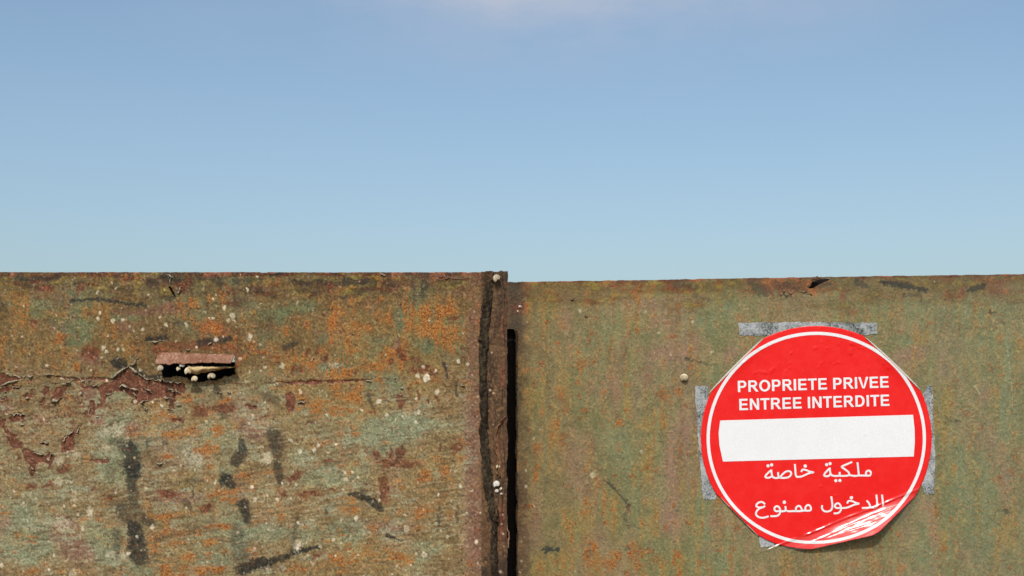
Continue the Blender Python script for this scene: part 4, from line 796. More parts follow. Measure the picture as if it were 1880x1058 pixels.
# rusty lap plate at the free edge of the front leaf
def lap():
    xv = np.r_[np.arange(884, 931.2, 1.2), 931.4]; yv = np.r_[np.arange(498.5, 1066, 1.4), np.arange(1070, 2470, 14)]
    X, Y = np.meshgrid(xv, yv); X, Y = X.ravel(), Y.ravel()
    n1 = fbm(X / 4, Y / 6, 441, 4); n2 = fbm(X / 10, Y / 45, 445, 4); n3 = fbm(X / 2.6, Y / 3, 449, 3)
    c = mixc(A(96, 70, 48), A(122, 94, 64), sm(-.8, .8, n2))
    c = lay(c, A(54, 40, 31), sm(-.1, .9, n2 + .6 * n1 + .6 * blob(X, Y, 912, 600, 5, 40)) * .8)
    c = lay(c, A(132, 66, 50), .8 * sm(.15, .9, blob(X, Y, 922, 690, 4, 26) + blob(X, Y, 923, 600, 3, 26) * .7 + blob(X, Y, 920, 970, 5, 30) * .6 + blob(X, Y, 922, 940, 5, 30) * .6 + .3 * n1) * .75)
    c = lay(c, A(146, 116, 84), sm(.5, 1.2, n1) * .35)
    c = lay(c, A(58, 46, 36), sm(1015, 1050, Y + 9 * n1) * .7)
    c = lay(c, A(74, 52, 40), sm(924, 930, X + 1.5 * n1) * .5)
    c = lay(c, A(54, 44, 38), sm(535, 500, Y + 8 * n1) * .6)
    rgd = np.abs(X - (924.5 + 2.2 * fbm(Y / 45, Y * 0, 457, 3)))
    c = lay(c, A(38, 28, 22), sm(1.8, .3, rgd) * sm(-.4, .5, fbm(Y / 25, Y * 0 + 2, 458, 3)) * .8)
    for (sx, sy, r) in [(903, 648, 2), (900, 717, 2.4), (906, 722, 2), (923, 945, 1.5), (924, 980, 2), (921, 962, 2), (925, 1003, 1.5), (906, 780, 1.5), (919, 1050, 3)]:
        c = lay(c, A(196, 168, 140), np.clip((r - np.hypot(X - sx, Y - sy)) / 1.2 + .4, 0, 1) * .8)
    c = np.clip(c * (1 + .22 * n3)[:, None], .006, .7)
    out = 3.2 + .5 * n1 + .8 * n2 + .25 * n3 + 1.6 * sm(921, 926, X + 1.2 * fbm(Y / 30, Y * 0, 451, 3)) + 2.5 * sm(886, 884, X) * 0
    x, z = P(X + np.where(X > 930, .9 * fbm(Y / 14, Y * 0, 453, 4), 0), Y + np.where(Y < 499, .8 * fbm(X / 5, X * 0, 455, 3), 0))
    v = np.stack([x, -out / 1000, z], 1)
    nx, ny = len(xv), len(yv)
    f = gridfaces(nx, ny)
    # folded return at the right edge and on top
    r = np.arange(ny) * nx + nx - 1
    vb = v[r].copy(); vb[:, 1] = 0.006; vb[:, 0] -= 0.0005
    nb = len(v); v = np.vstack([v, vb]); c = np.vstack([c, c[r] * .6])
    i = np.arange(ny - 1)
    f2 = np.stack([r[:-1], r[1:], nb + i + 1, nb + i], 1)
    vt = v[:nx].copy(); vt[:, 1] = 0.004; nb2 = len(v); v = np.vstack([v, vt]); c = np.vstack([c, c[:nx]])
    j = np.arange(nx - 1)
    f3 = np.stack([j, j + 1, nb2 + j + 1, nb2 + j], 1)
    return link('lap_plate', mesh('lap_plate', v, np.vstack([f, f2, f3]), True, c), M_RUST, leafL)
tag(lap(), label='brown rusty lap plate along the joint')
# a long sliver of rust lifting from the plate
rs_pts = R5([(330, 1000), (300, 1045)]) + R6([(285, 60), (272, 130), (282, 220), (292, 300), (298, 400)])
flake(rs_pts, 11, 1, 100, M_RUST, 'rust_sliver', (158, 118, 86), (120, 80, 56), seed=3.3, lift=4.5, rag=.35)
flake(R6([(262, 345), (280, 380), (285, 400)]), 5, 1, 140, M_RUST, 'rust_sliver', (150, 112, 84), (96, 62, 46), seed=4.3, lift=3.4)
flake(R6([(335, 720), (338, 800), (328, 900)]), 4, -1, 120, M_RUST, 'rust_sliver', (170, 136, 104), (96, 62, 46), seed=5.3, lift=3.4)
flake(R6([(195, 500), (210, 560), (222, 640)]), 6, 1, 150, M_SEAL, 'seal_tatter', (86, 76, 56), (50, 42, 32), seed=6.1, lift=2.5)
flake(R6([(262, 580), (262, 660), (240, 760), (232, 880)]), 7, -1, 110, M_SEAL, 'seal_tatter', (60, 50, 38), (40, 32, 24), seed=7.1, lift=3)

# ------------------------------------------------------------------ set-back gate leaf
leafR = empty('gate_leaf', (0.85, DEPTH, 0))
tag(leafR, 'set-back olive steel gate leaf that carries the red sticker', 'gate')
xs = axis(916, 930, 1884, 2720, STEP); ys = axis(500, 500, 1062, 2420, STEP)
GX, GY = np.meshgrid(xs, ys); gx, gy = GX.ravel(), GY.ravel()
ytop = 518 - (gx - 932) * 15.0 / 948
ytop = np.minimum(ytop + np.clip(.4 * fbm(gx / 12, gx * 0, 461, 4), -.6, 2), 519.5)
gyy = ytop + (gy - 500) * (2420 - ytop) / (2420 - 500)      # rows lean with the sagging leaf
col, H = paintR(gx, gyy)
wx, wz = P(gx, gyy, DEPTH)
v = np.stack([wx, DEPTH - H / 1000, wz], 1)
nx, ny = len(xs), len(ys)
fc = gridfaces(nx, ny)
cxm = gx[fc].mean(1); cym = gyy[fc].mean(1)
gap_edge = np.where(cym < 604.5, 0, 947.5 - 4 * np.exp(-(cym - 603) / 8) + 1.2 * fbm(cym / 25, cym * 0, 465, 3))
fc = fc[cxm > gap_edge]
TEAR2 = QT([(1090, 420), (1130, 355), (1160, 285), (1300, 240), (1470, 222), (1500, 226), (1470, 262), (1320, 325), (1180, 410)])
fc = fc[~inpoly(gx[fc].mean(1), gyy[fc].mean(1), TEAR2)]
vb = v[:nx].copy(); vb[:, 1] += 0.003
nb = len(v); v = np.vstack([v, vb]); col = np.vstack([col, col[:nx]])
top = np.arange(nx)
tf = np.stack([top[:-1], top[1:], top[1:] + nb, top[:-1] + nb], 1)
sheetR = link('sheet_panel', mesh('sheet_panel', v, np.vstack([fc, tf]), True, col), M_SHEET2, leafR)
xa, xb = P(1010, 0, DEPTH)[0], P(2715, 0, DEPTH)[0]
bm_ = [(xa, 1.94), (xb, 1.97)]
tr_ = box('top_rail', (xa, DEPTH + .012, 0), (xb, DEPTH + .05, .035), M_SHADE_IRON, leafR, .002)
for vtx in tr_.data.vertices:
    Xp = 940 + vtx.co.x * 1000 / 1.0385
    vtx.co.z += float(P(Xp, 518 - (Xp - 932) * 15.0 / 948 + 1.3, DEPTH)[1]) - .035
box('bottom_rail', (xa, DEPTH + .012, .08), (xb, DEPTH + .05, .12), M_BACK, leafR, .002)
box('stile', (P(790, 0, DEPTH)[0], DEPTH + .018, .05), (xa - .001, DEPTH + .056, 1.955), M_SHADE_IRON, leafR, .002)  # near-black face in the gap stands in for the front leaf's shadow
box('stile', (xb + .001, DEPTH + .012, .05), (xb + .04, DEPTH + .052, 1.99), M_BACK, leafR, .002)
for i, (pts, w, side, curl) in enumerate([
    (QT([(1085, 398), (1150, 260), (1300, 212)]), 6, -1, 70), (QT([(690, 490), (760, 462), (830, 470)]), 4, 1, 70), (QT([(940, 462), (1040, 466)]), 3.5, 1, 70), (QT([(1060, 500), (1110, 510), (1150, 538)]), 4, 1, 130), (QT([(535, 545), (570, 495)]), 4, 1, 80), (QT([(590, 455), (650, 450)]), 3, 1, 80),
    (Q1([(45, 190), (75, 215)]), 4, 1, 100), (Q1([(420, 235), (445, 232)]), 3, 1, 90), (Q1([(520, 340), (552, 362)]), 2.6, 1, 90)]):
    flake(pts, w, side, curl, M_FLAKE, 'paint_flake', (140, 112, 84), (98, 74, 52), leafR, DEPTH, warpR, i * 2.3, .15)

# ------------------------------------------------------------------ tape left on the sheet
def curl_in(X, Y):
    """the lifted edge of the sticker draws in towards its crease"""
    h, s_, tp = peel(X, Y)
    k = .10 * np.maximum(s_, 0) * sm(0, .25, tp)
    return X - cn[0] * k, Y - cn[1] * k
def at_R(X, Y, out):
    """points on the set-back leaf, `out` millimetres proud of it"""
    X = np.asarray(X, float); Y = np.asarray(Y, float)
    x, z = P(X, Y, DEPTH)
    return np.stack([x, DEPTH - (warpR(X, Y) + out) / 1000, z], 1)
def tape(poly, label, seed):
    pts = []
    n = len(poly)
    for i in range(n):
        a, b_ = np.array(poly[i]), np.array(poly[(i + 1) % n])
        k = max(2, int(np.hypot(*(b_ - a)) / 2.0))
        for q in range(k): pts.append(a + (b_ - a) * q / k)
    pts = np.array(pts)
    pts = pts + np.stack([.9 * fbm(pts[:, 0] / 4 + seed, pts[:, 1] / 4, 471, 3), .9 * fbm(pts[:, 0] / 4, pts[:, 1] / 4 + seed, 475, 3)], 1)
    N = len(pts); c = pts.mean(0)
    # sweep across: pair the outline with rings towards the long axis
    ax = np.linalg.svd(pts - c)[2][0]
    tpar = (pts - c) @ ax
    lim = np.abs(tpar).max() * .86
    core = c + np.clip(tpar, -lim, lim)[:, None] * ax
    rings = [pts + (core - pts) * q for q in (0, .15, .35, .6, .85)]
    X = np.concatenate([r[:, 0] for r in rings]); Y = np.concatenate([r[:, 1] for r in rings])
    out = np.full(len(X), .85) + .12 * fbm(X / 4, Y / 4, 479, 3)
    V = at_R(X, Y, out)
    base = at_R(pts[:, 0], pts[:, 1], np.full(N, -.4))
    V = np.vstack([V, base])
    F = []
    for r in range(len(rings) - 1):
        for i in range(N):
            j = (i + 1) % N; F.append((r * N + i, r * N + j, (r + 1) * N + j, (r + 1) * N + i))
    last = (len(rings) - 1) * N
    # close the middle
    order = list(range(N))
    F.append(tuple(last + i for i in order))
    b0 = len(rings) * N
    for i in range(N):
        j = (i + 1) % N; F.append((b0 + i, b0 + j, j, i))
    o = link('tape_strip', mesh('tape_strip', V, F, False), M_TAPE)
    return tag(o, label, 'tape', 'strips of old tape around the sticker')
tape([(1356, 593), (1480, 591.5), (1610, 593.5), (1610, 614), (1500, 618), (1357, 616)], 'horizontal strip of worn grey tape above the red sticker', 1.3)
tape([(1276, 709), (1299, 709), (1301, 760), (1308, 860), (1315, 917), (1291, 918), (1283, 830)], 'vertical strip of worn grey tape left of the red sticker', 2.6)
tape([(1694, 722), (1701, 710), (1707, 707), (1712, 710), (1713, 780), (1716, 840), (1714, 908), (1698, 906), (1688, 880), (1686, 780)], 'vertical strip of worn grey tape right of the red sticker', 3.9)
tape([(1394, 978), (1422, 982), (1421, 1003), (1396, 1005)], 'small torn end of grey tape below the red sticker', 5.2)

# ------------------------------------------------------------------ the sticker
SX, SY, SA, SB = 1498.0, 805.0, 211.5, 206.0
CH = [((1300, 724), (1403, 620)), ((1587, 620), (1688, 716)), ((1319, 911), (1392, 984)), ((1692, 899), (1611, 979)), ((1613, 983), (1478, 1013.5))]
def outline_r(th):
    c, s = np.cos(th), np.sin(th)
    r = 1 / np.sqrt((c / SA) ** 2 + (s / SB) ** 2)
    for (a, b_) in CH:
        ax, ay = a[0] - SX, a[1] - SY; bx_, by_ = b_[0] - SX, b_[1] - SY
        nx_, ny_ = by_ - ay, -(bx_ - ax); L = math.hypot(nx_, ny_); nx_, ny_ = nx_ / L, ny_ / L
        dd = nx_ * ax + ny_ * ay
        if dd < 0: nx_, ny_, dd = -nx_, -ny_, -dd
        pr_ = c * nx_ + s * ny_
        r = np.where(pr_ > 1e-3, np.minimum(r, dd / np.maximum(pr_, 1e-3)), r)
    return r
CA = np.array([1694.0, 893.0]); CB = np.array([1398.0, 1013.0])
cd = (CB - CA) / np.linalg.norm(CB - CA); cn = np.array([-cd[1], cd[0]])
if cn[1] < 0: cn = -cn
CLEN = np.linalg.norm(CB - CA)
def peel(X, Y):
    s = (X - CA[0]) * cn[0] + (Y - CA[1]) * cn[1]
    tpar = ((X - CA[0]) * cd[0] + (Y - CA[1]) * cd[1]) / CLEN
    s = s + .7 * fbm(tpar * 6, s * 0, 501, 2)
    sp_ = np.maximum(s, 0)
    prof = sm(-.02, .25, tpar) * (1 - .55 * sm(.45, 1.0, tpar))
    h = .37 * sp_ * sp_ / (sp_ + 9.0) * prof
    h = h + 5.5 * sm(5, 32, sp_) * np.exp(-((tpar - .36) / .2) ** 2)
    # creases: a sharp one on the line, shallower ones below it
    rg = 1.5 * np.exp(-((s - 1.0) / 2.2) ** 2) * sm(-.05, .1, tpar) * sm(1.05, .9, tpar)
    rg += .6 * np.exp(-((s - 13 - 8 * tpar + .7 * fbm(tpar * 6, s * 0, 505, 2)) / 2.0) ** 2) * sm(.08, .2, tpar) * sm(.95, .6, tpar)
    rg += .5 * np.exp(-((s - 26 + 16 * (tpar - .4) + 1.0 * fbm(tpar * 7, s * 0 + 2, 507, 2)) / 1.9) ** 2) * sm(.2, .3, tpar) * sm(.75, .5, tpar)
    brk = np.clip(.75 + .55 * fbm(tpar * 13, s * 0 + 5, 513, 3), .1, 1.3)
    rg = rg * brk
    cr = .18 * fbm(X / 18, Y / 12, 511, 2) * sm(0, 8, s) * sm(.1, .3, tpar) * sm(.95, .7, tpar)
    return h + rg + cr, s, tpar
def sticker_out(X, Y):
    h, s, tp = peel(X, Y)
    th = np.arctan2((Y - SY), (X - SX)); r = np.hypot(X - SX, Y - SY)
    q = r / outline_r(th)
    deg = np.degrees(th)
    up = sm(.90, 1.0, q) * (np.exp(-((deg + 134) / 13) ** 2) * 1.8 + np.exp(-((deg + 45) / 13) ** 2) * 2.6 + np.exp(-((deg - 135) / 10) ** 2) * 3.0)
    bub = 1.0 * np.clip(fbm(X / 11, Y / 9, 521, 2) - .75, 0, 1) * sm(720, 660, Y)
    rip = .22 * fbm(X / 40, Y / 60, 525, 2)
    return 2.3 + h + up + bub + rip
sign = empty('no_entry_sticker', (float(P(SX, SY, DEPTH)[0]), DEPTH, float(P(SX, SY, DEPTH)[1])))
tag(sign, 'round red no-entry sticker with white bar, French and Arabic writing and peeling corner', 'sign')
NA, NR = 540, 120
th = np.linspace(-math.pi, math.pi, NA, endpoint=False)
ro = outline_r(th) + .25 * fbm(th * 60, th * 0, 531, 2)
rad = np.linspace(0.004, 1, NR) ** .85
X = (SX + np.cos(th)[None, :] * ro[None, :] * rad[:, None]).ravel(); Y = (SY + np.sin(th)[None, :] * ro[None, :] * rad[:, None]).ravel()
V = at_R(*curl_in(X, Y), sticker_out(X, Y))
ii = np.arange(NA); jj = np.arange(NR - 1)[:, None]
a = (jj * NA + ii[None, :]).ravel(); b_ = (jj * NA + ((ii + 1) % NA)[None, :]).ravel()
F = np.stack([a, b_, b_ + NA, a + NA], 1)
face = link('sticker_face', mesh('sticker_face', V, F, True), M_RED, sign)
md = face.modifiers.new('thickness', 'SOLIDIFY'); md.thickness = 0.0007; md.offset = -1
face.data.materials.append(M_PALE); md.material_offset = 1; md.material_offset_rim = 1

EPS = 0.35
def ring(name, a0, b0, a1, b1, mat):
    n, k = 720, 5
    th = np.linspace(-math.pi, math.pi, n, endpoint=False)
    lim = outline_r(th) - .4
    X, Y = [], []
    for q in np.linspace(0, 1, k):
        aa = a0 + (a1 - a0) * q; bb = b0 + (b1 - b0) * q
        r = 1 / np.sqrt((np.cos(th) / aa) ** 2 + (np.sin(th) / bb) ** 2)
        r = np.minimum(r, lim - .3 * (1 - q))
        X.append(SX + np.cos(th) * r); Y.append(SY + np.sin(th) * r)
    X, Y = np.concatenate(X), np.concatenate(Y)
    V = at_R(*curl_in(X, Y), sticker_out(X, Y) + EPS)
    ii = np.arange(n); F = []
    for r in range(k - 1):
        j = (ii + 1) % n
        F.append(np.stack([r * n + ii, r * n + j, (r + 1) * n + j, (r + 1) * n + ii], 1))
    return link(name, mesh(name, V, np.vstack(F)[:, ::-1], True), mat, sign)
ring('border_ring', 195.2, 189.6, 201.0, 195.4, M_WHITE)
def quadpatch(name, rows, mat):
    """rows: list of polylines with equal counts"""
    n = len(rows[0]); X = np.array([p[0] for r in rows for p in r]); Y = np.array([p[1] for r in rows for p in r])
    V = at_R(*curl_in(X, Y), sticker_out(X, Y) + EPS)
    return link(name, mesh(name, V, gridfaces(n, len(rows)), True), mat, sign)
rows = []
for q in np.linspace(0, 1, 22):
    lx = np.interp(q, [0, .3, .6, 1], [1322, 1319, 1320.5, 1327]); ly = 772.3 + (847.6 - 772.3) * q
    rx = np.interp(q, [0, .35, .65, 1], [1675.5, 1678.3, 1678.6, 1676.6]); ry = 761.8 + (838.2 - 761.8) * q
    rows.append([(lx + (rx - lx) * u, ly + (ry - ly) * u) for u in np.linspace(0, 1, 80)])
quadpatch('bar', rows, M_WHITE)

# lettering: pen strokes and arcs, laid one a hair above the other
class Pen:
    def __init__(s): s.X = []; s.Y = []; s.h = []; s.F = []; s.n = 0; s.k = 0
    def strip(s, left, right):
        m_ = len(left); s.k += 1
        for p in list(left) + list(right): s.X.append(p[0]); s.Y.append(p[1]); s.h.append(s.k * .006)
        for i in range(m_ - 1): s.F.append((s.n + i, s.n + i + 1, s.n + m_ + i + 1, s.n + m_ + i))
        s.n += 2 * m_
    def disc(s, x, y, r, n=10, rot=.4):
        s.k += 1; base = s.n
        for i in range(n):
            t_ = rot + 2 * math.pi * i / n; s.X.append(x + r * math.cos(t_)); s.Y.append(y + r * math.sin(t_)); s.h.append(s.k * .006)
        s.F.append(tuple(base + i for i in range(n))); s.n += n
    def build(s, name):
        X, Y = np.array(s.X), np.array(s.Y)
        V = at_R(*curl_in(X, Y), sticker_out(X, Y) + EPS + np.array(s.h))
        me = mesh(name, V, s.F, False)
        # make every face look at the street
        import bmesh
        bm = bmesh.new(); bm.from_mesh(me); bm.normal_update()
        for f_ in bm.faces:
            if f_.normal.y > 0: f_.normal_flip()
        bm.to_mesh(me); bm.free()
        return link(name, me, M_WHITE, sign)
def catmull(pts, per=7):
    p = np.array(pts, float)
    if len(p) < 3:
        return np.array([p[0] + (p[1] - p[0]) * t_ for t_ in np.linspace(0, 1, per)])
    ext = np.vstack([2 * p[0] - p[1], p, 2 * p[-1] - p[-2]])
    out = []
    for i in range(1, len(ext) - 2):
        p0, p1, p2, p3 = ext[i - 1], ext[i], ext[i + 1], ext[i + 2]
        for t_ in np.linspace(0, 1, per, endpoint=False):
            out.append(.5 * (2 * p1 + (p2 - p0) * t_ + (2 * p0 - 5 * p1 + 4 * p2 - p3) * t_ ** 2 + (3 * p1 - p0 - 3 * p2 + p3) * t_ ** 3))
    out.append(ext[-2])
    return np.array(out)
def penline(pen, pts, w, smooth=True, w_end=None):
    c = catmull(pts) if smooth else np.array(pts, float)
    tx, ty = np.gradient(c[:, 0]), np.gradient(c[:, 1]); L = np.hypot(tx, ty) + 1e-9
    w_end = w if w_end is None else w_end
    ww = np.linspace(w, w_end, len(c)) * .5
    nx_, ny_ = -ty / L * ww, tx / L * ww
    pen.strip(list(zip(c[:, 0] + nx_, c[:, 1] + ny_)), list(zip(c[:, 0] - nx_, c[:, 1] - ny_)))

def latin(text, x0, y0, x1, y1, cap, name):
    """grotesque capitals, cap height 1, origin on the baseline"""
    ADV = dict(P=.93, R=1.008, O=1.087, I=.388, E=.93, T=.853, V=.93, N=1.008, D=1.008); ADV[' '] = .388
    S = .205
    tot = sum(ADV[ch] for ch in text) - .1
    ux = np.array([(x1 - x0), (y1 - y0)]) / tot
    L = np.hypot(*ux); up = np.array([ux[1], -ux[0]]) / L * cap
    pen = Pen()
    def T(px, py): return (x0 + ux[0] * px + up[0] * py, y0 + ux[1] * px + up[1] * py)
    cur = -.09
    def rect(xa, ya, xb, yb): pen.strip([T(cur + xa, ya), T(cur + xb, ya)], [T(cur + xa, yb), T(cur + xb, yb)])
    def quad(a, b, c, d): pen.strip([T(cur + a[0], a[1]), T(cur + b[0], b[1])], [T(cur + d[0], d[1]), T(cur + c[0], c[1])])
    def arc(cx, cy, rx0, ry0, rx1, ry1, a0, a1, n=20, pw=1.0):
        o_, i_ = [], []
        for k in range(n + 1):
            t_ = math.radians(a0 + (a1 - a0) * k / n); c_, s_ = math.cos(t_), math.sin(t_)
            o_.append(T(cur + cx + rx0 * c_, cy + ry0 * s_)); i_.append(T(cur + cx + rx1 * c_, cy + ry1 * s_))
        pen.strip(o_, i_)
    for ch in text:
        if ch == 'I': rect(.09, 0, .09 + S, 1)
        elif ch == 'E':
            rect(.10, 0, .10 + S, 1)
            for yb in ((0, .17), (.42, .585), (.83, 1)): rect(.10 + S, yb[0], .86 if yb[0] == 0 else (.80 if yb[0] < .5 else .84), yb[1])
        elif ch == 'T': rect(.03, .83, .823, 1); rect(.427 - S / 2, 0, .427 + S / 2, .83)
        elif ch in 'PR':
            rect(.10, 0, .10 + S, 1)
            yb, yt = (.37, 1.0) if ch == 'P' else (.42, 1.0)
            cy = (yb + yt) / 2; ry = (yt - yb) / 2; xm = .56 if ch == 'P' else .58
            rect(.10 + S, yt - .165, xm, yt); rect(.10 + S, yb, xm, yb + .165)
            arc(xm, cy, .30, ry, .30 - S, ry - .165, 90, -90)
            if ch == 'R':
                quad((.44, .42), (.66, .45), (1.0, 0), (.755, 0))
        elif ch == 'D':
            rect(.10, 0, .10 + S, 1); rect(.10 + S, .83, .48, 1); rect(.10 + S, 0, .48, .17)
            arc(.48, .5, .44, .5, .44 - S * 1.03, .33, 90, -90, 28)
        elif ch == 'O':
            arc(.543, .5, .49, .515, .28, .345, 0, 360, 44)
        elif ch == 'V':
            quad((.01, 1), (.225, 1), (.50, .0), (.355, 0)); quad((.705, 1), (.92, 1), (.575, 0), (.43, 0))
            
        elif ch == 'N':
            rect(.10, 0, .10 + S - .01, 1); rect(.72, 0, .72 + S - .01, 1); quad((.10, 1), (.315, 1), (.91, 0), (.70, 0))
        cur += ADV[ch]
    return pen.build(name)
latin('PROPRIETE PRIVEE', 1354.3, 720.3, 1632.3, 711.8, 20.8, 'lettering')
latin('ENTREE INTERDITE', 1357.0, 753.5, 1633.5, 745.3, 20.8, 'lettering')

def arabic(strokes, dots, w, name):
    pen = Pen()
    for st in strokes: penline(pen, QA(st), w)
    for (x, y, r) in dots:
        q = QA([(x, y)])[0]; pen.disc(q[0], q[1], r / 5.568, 8, .39 + .4)
    return pen.build(name)
arabic([
 [(1226, 184), (1218, 160), (1232, 138), (1256, 136), (1270, 158), (1262, 182), (1236, 186), (1190, 184), (1150, 186)],
 [(1132, 50), (1138, 100), (1143, 150), (1150, 178), (1165, 186)], [(1145, 182), (1120, 188), (1080, 186), (1045, 178)],
 [(1078, 46), (1030, 66), (985, 86), (972, 98), (1000, 118), (1036, 146), (1048, 168), (1036, 184), (1000, 188), (950, 188)],
 [(950, 148), (952, 172), (940, 187), (900, 189), (872, 184)],
 [(850, 104), (853, 140), (860, 170), (878, 186)], [(850, 110), (826, 134), (800, 164), (795, 186), (822, 192), (846, 184), (858, 165)],
 [(560, 148), (572, 126), (606, 128), (650, 146), (684, 152), (650, 158), (612, 172), (570, 192), (530, 199), (506, 196)],
 [(494, 68), (499, 120), (503, 172), (512, 194), (530, 199)],
 [(345, 206), (366, 176), (402, 146), (438, 140), (457, 158), (450, 186), (420, 205), (370, 210), (335, 204), (326, 180), (324, 150)],
 [(335, 204), (310, 211), (285, 208), (266, 192), (258, 160), (255, 124)], [(255, 130), (228, 152), (200, 182), (196, 202), (224, 208), (252, 198), (264, 184)]],
 [(912, 237, 17), (953, 235, 17), (818, 73, 17), (853, 63, 17), (600, 88, 18), (221, 86, 17), (258, 76, 17)], 3.35, 'lettering')
arabic([
 [(1384, 380), (1391, 440), (1396, 500)],
 [(1327, 380), (1333, 440), (1334, 486), (1318, 508), (1290, 512), (1258, 505)], [(1228, 440), (1250, 466), (1262, 496), (1246, 513), (1180, 517)],
 [(1028, 470), (1042, 446), (1076, 446), (1118, 464), (1148, 472), (1110, 480), (1070, 496), (1030, 512), (985, 517), (950, 514)],
 [(965, 512), (930, 518), (906, 506), (908, 482), (932, 468), (954, 480), (966, 510), (962, 544), (936, 568), (892, 572)],
 [(866, 398), (874, 450), (878, 505), (862, 540), (826, 553), (790, 545), (772, 516), (774, 488)],
 [(606, 542), (602, 514), (618, 490), (640, 488), (658, 512), (656, 538), (630, 545), (600, 543), (560, 546)],
 [(508, 548), (506, 520), (524, 498), (546, 498), (562, 522), (566, 544), (540, 549), (490, 548), (440, 550), (410, 546)],
 [(398, 498), (402, 530), (392, 547), (360, 550), (335, 547)],
 [(345, 545), (308, 550), (288, 536), (290, 512), (312, 498), (334, 510), (346, 540), (340, 574), (310, 598), (245, 600)],
 [(192, 478), (162, 456), (128, 460), (104, 482), (106, 502), (134, 512), (168, 508), (192, 496)],
 [(160, 510), (122, 530), (100, 562), (104, 592), (134, 612), (176, 616), (228, 602)]],
 [(1072, 412, 18), (388, 458, 18)], 3.35, 'lettering')

# clear laminate: pale lips along the cut corners and a loose skirt on the peeled side
def lip(a, b_, w, o0, o1):
    n = 40
    a, b_ = np.array(a, float), np.array(b_, float)
    d_ = (b_ - a) / np.linalg.norm(b_ - a); nn = np.array([d_[1], -d_[0]])
    mid = (a + b_) / 2 - np.array([SX, SY])
    if nn @ mid < 0: nn = -nn
    rows_ = []
    X, Y, O = [], [], []
    for q in (0, .33, .66, 1):
        for u in np.linspace(0, 1, n):
            bow = math.sin(math.pi * u) ** .5
            p_ = a + (b_ - a) * u + nn * (w * q * bow)
            X.append(p_[0]); Y.append(p_[1]); O.append(o0 + (o1 - o0) * q * bow)
    X, Y = np.array(X), np.array(Y)
    V = at_R(X, Y, np.array(O) + .15 * fbm(X / 8, Y / 8, 541, 2))
    me = mesh('laminate_edge', V, gridfaces(n, 4), True)
    o = link('laminate_edge', me, M_PALE, sign)
    s_ = o.modifiers.new('thickness', 'SOLIDIFY'); s_.thickness = .0005
lip((1300, 724), (1403, 620), 3.4, 3.4, 3.0)
lip((1587, 620), (1688, 716), 3.6, 4.4, 3.2)
lip((1323, 914), (1392, 984), 1.6, 4.4, 3.0)

def film():
    # s: across the crease, t: along it
    n, k = 150, 60
    X, Y, O = [], [], []
    for j in range(k):
        for i in range(n):
            tpar = -.01 + 1.02 * i / (n - 1)
            # outer rim of the loose film
            p_ = CA + cd * CLEN * tpar
            x_, y_ = p_
            # walk along the normal until past the red edge
            smax = np.interp(tpar, [0, .12, .25, .33, .45, .6, .72, .85, .95, 1.02], [10, 34, 58, 72, 62, 45, 33, 18, 7, 2])
            s_ = -2 + (smax + 2) * j / (k - 1)
            X.append(x_ + cn[0] * s_); Y.append(y_ + cn[1] * s_)
    X, Y = np.array(X), np.array(Y)
    h, s_, tp = peel(X, Y)
    th_ = np.arctan2(Y - SY, X - SX); over = np.maximum(np.hypot(X - SX, Y - SY) - outline_r(th_), 0)
    out = 3.0 + h + .16 * fbm(tp * 7, s_ / 9, 551, 2) - over * .55 * sm(.2, .5, 1 - tp)
    out = np.maximum(out, 1.6)
    V = at_R(*curl_in(X, Y), out)
    return link('laminate_film', mesh('laminate_film', V, gridfaces(n, k), True), M_FILM, sign)
film()

# ------------------------------------------------------------------ the scrap wedged in the slot
def scrap():
    n, k = 70, 18
    u, a_ = np.meshgrid(np.linspace(0, 1, n), np.linspace(0, 2 * math.pi, k, endpoint=False)); u, a_ = u.ravel(), a_.ravel()
    X = 342 + 89 * u
    yt = np.interp(u, [0, .04, .5, 1], [675, 671.5, 672.6, 673.6]); yb = np.interp(u, [0, .06, .22, .42, .65, .85, 1], [681, 686.5, 687.2, 683.5, 679.6, 676.8, 674.6])
    cs, sn_ = np.cos(a_), np.sin(a_)
    sq = (np.abs(cs) ** 3 + np.abs(sn_) ** 3) ** (-1 / 3)          # boxy section
    wob = 1 + .10 * fbm(u * 8, cs * 1.3 + sn_ * .7, 561, 3)
    Y = (yt + yb) / 2 + (yb - yt) / 2 * sn_ * sq * wob + .5 * fbm(u * 22, cs, 562, 2)
    out = 14 + (17 - 5 * u) * cs * sq * sm(-.05, .06, u) * (1 - .35 * np.clip(sn_, 0, 1)) * wob
    c = mixc(A(184, 150, 96), A(218, 194, 146), .5 + .5 * fbm(X / 10, Y / 4, 563, 3))
    c = lay(c, A(156, 112, 66), sm(.3, 1.0, fbm(X / 6, Y / 3, 567, 3)) * .7)
    x, z = P(X, Y); kk = (CAM_D - out / 1000) / CAM_D
    V = np.stack([x * kk, -out / 1000, CAM_Z + (z - CAM_Z) * kk], 1)
    ii = np.arange(n - 1); F = []
    for j in range(k):
        j2 = (j + 1) % k
        F.append(np.stack([j * n + ii, j * n + ii + 1, j2 * n + ii + 1, j2 * n + ii], 1))
    o = link('scrap', mesh('scrap', V, np.vstack(F), True, np.clip(c, .02, .8)), M_SCRAP)
    return tag(o, 'tan wedge-shaped scrap stuck in the letter slot under its hood', 'scrap')
scrap()

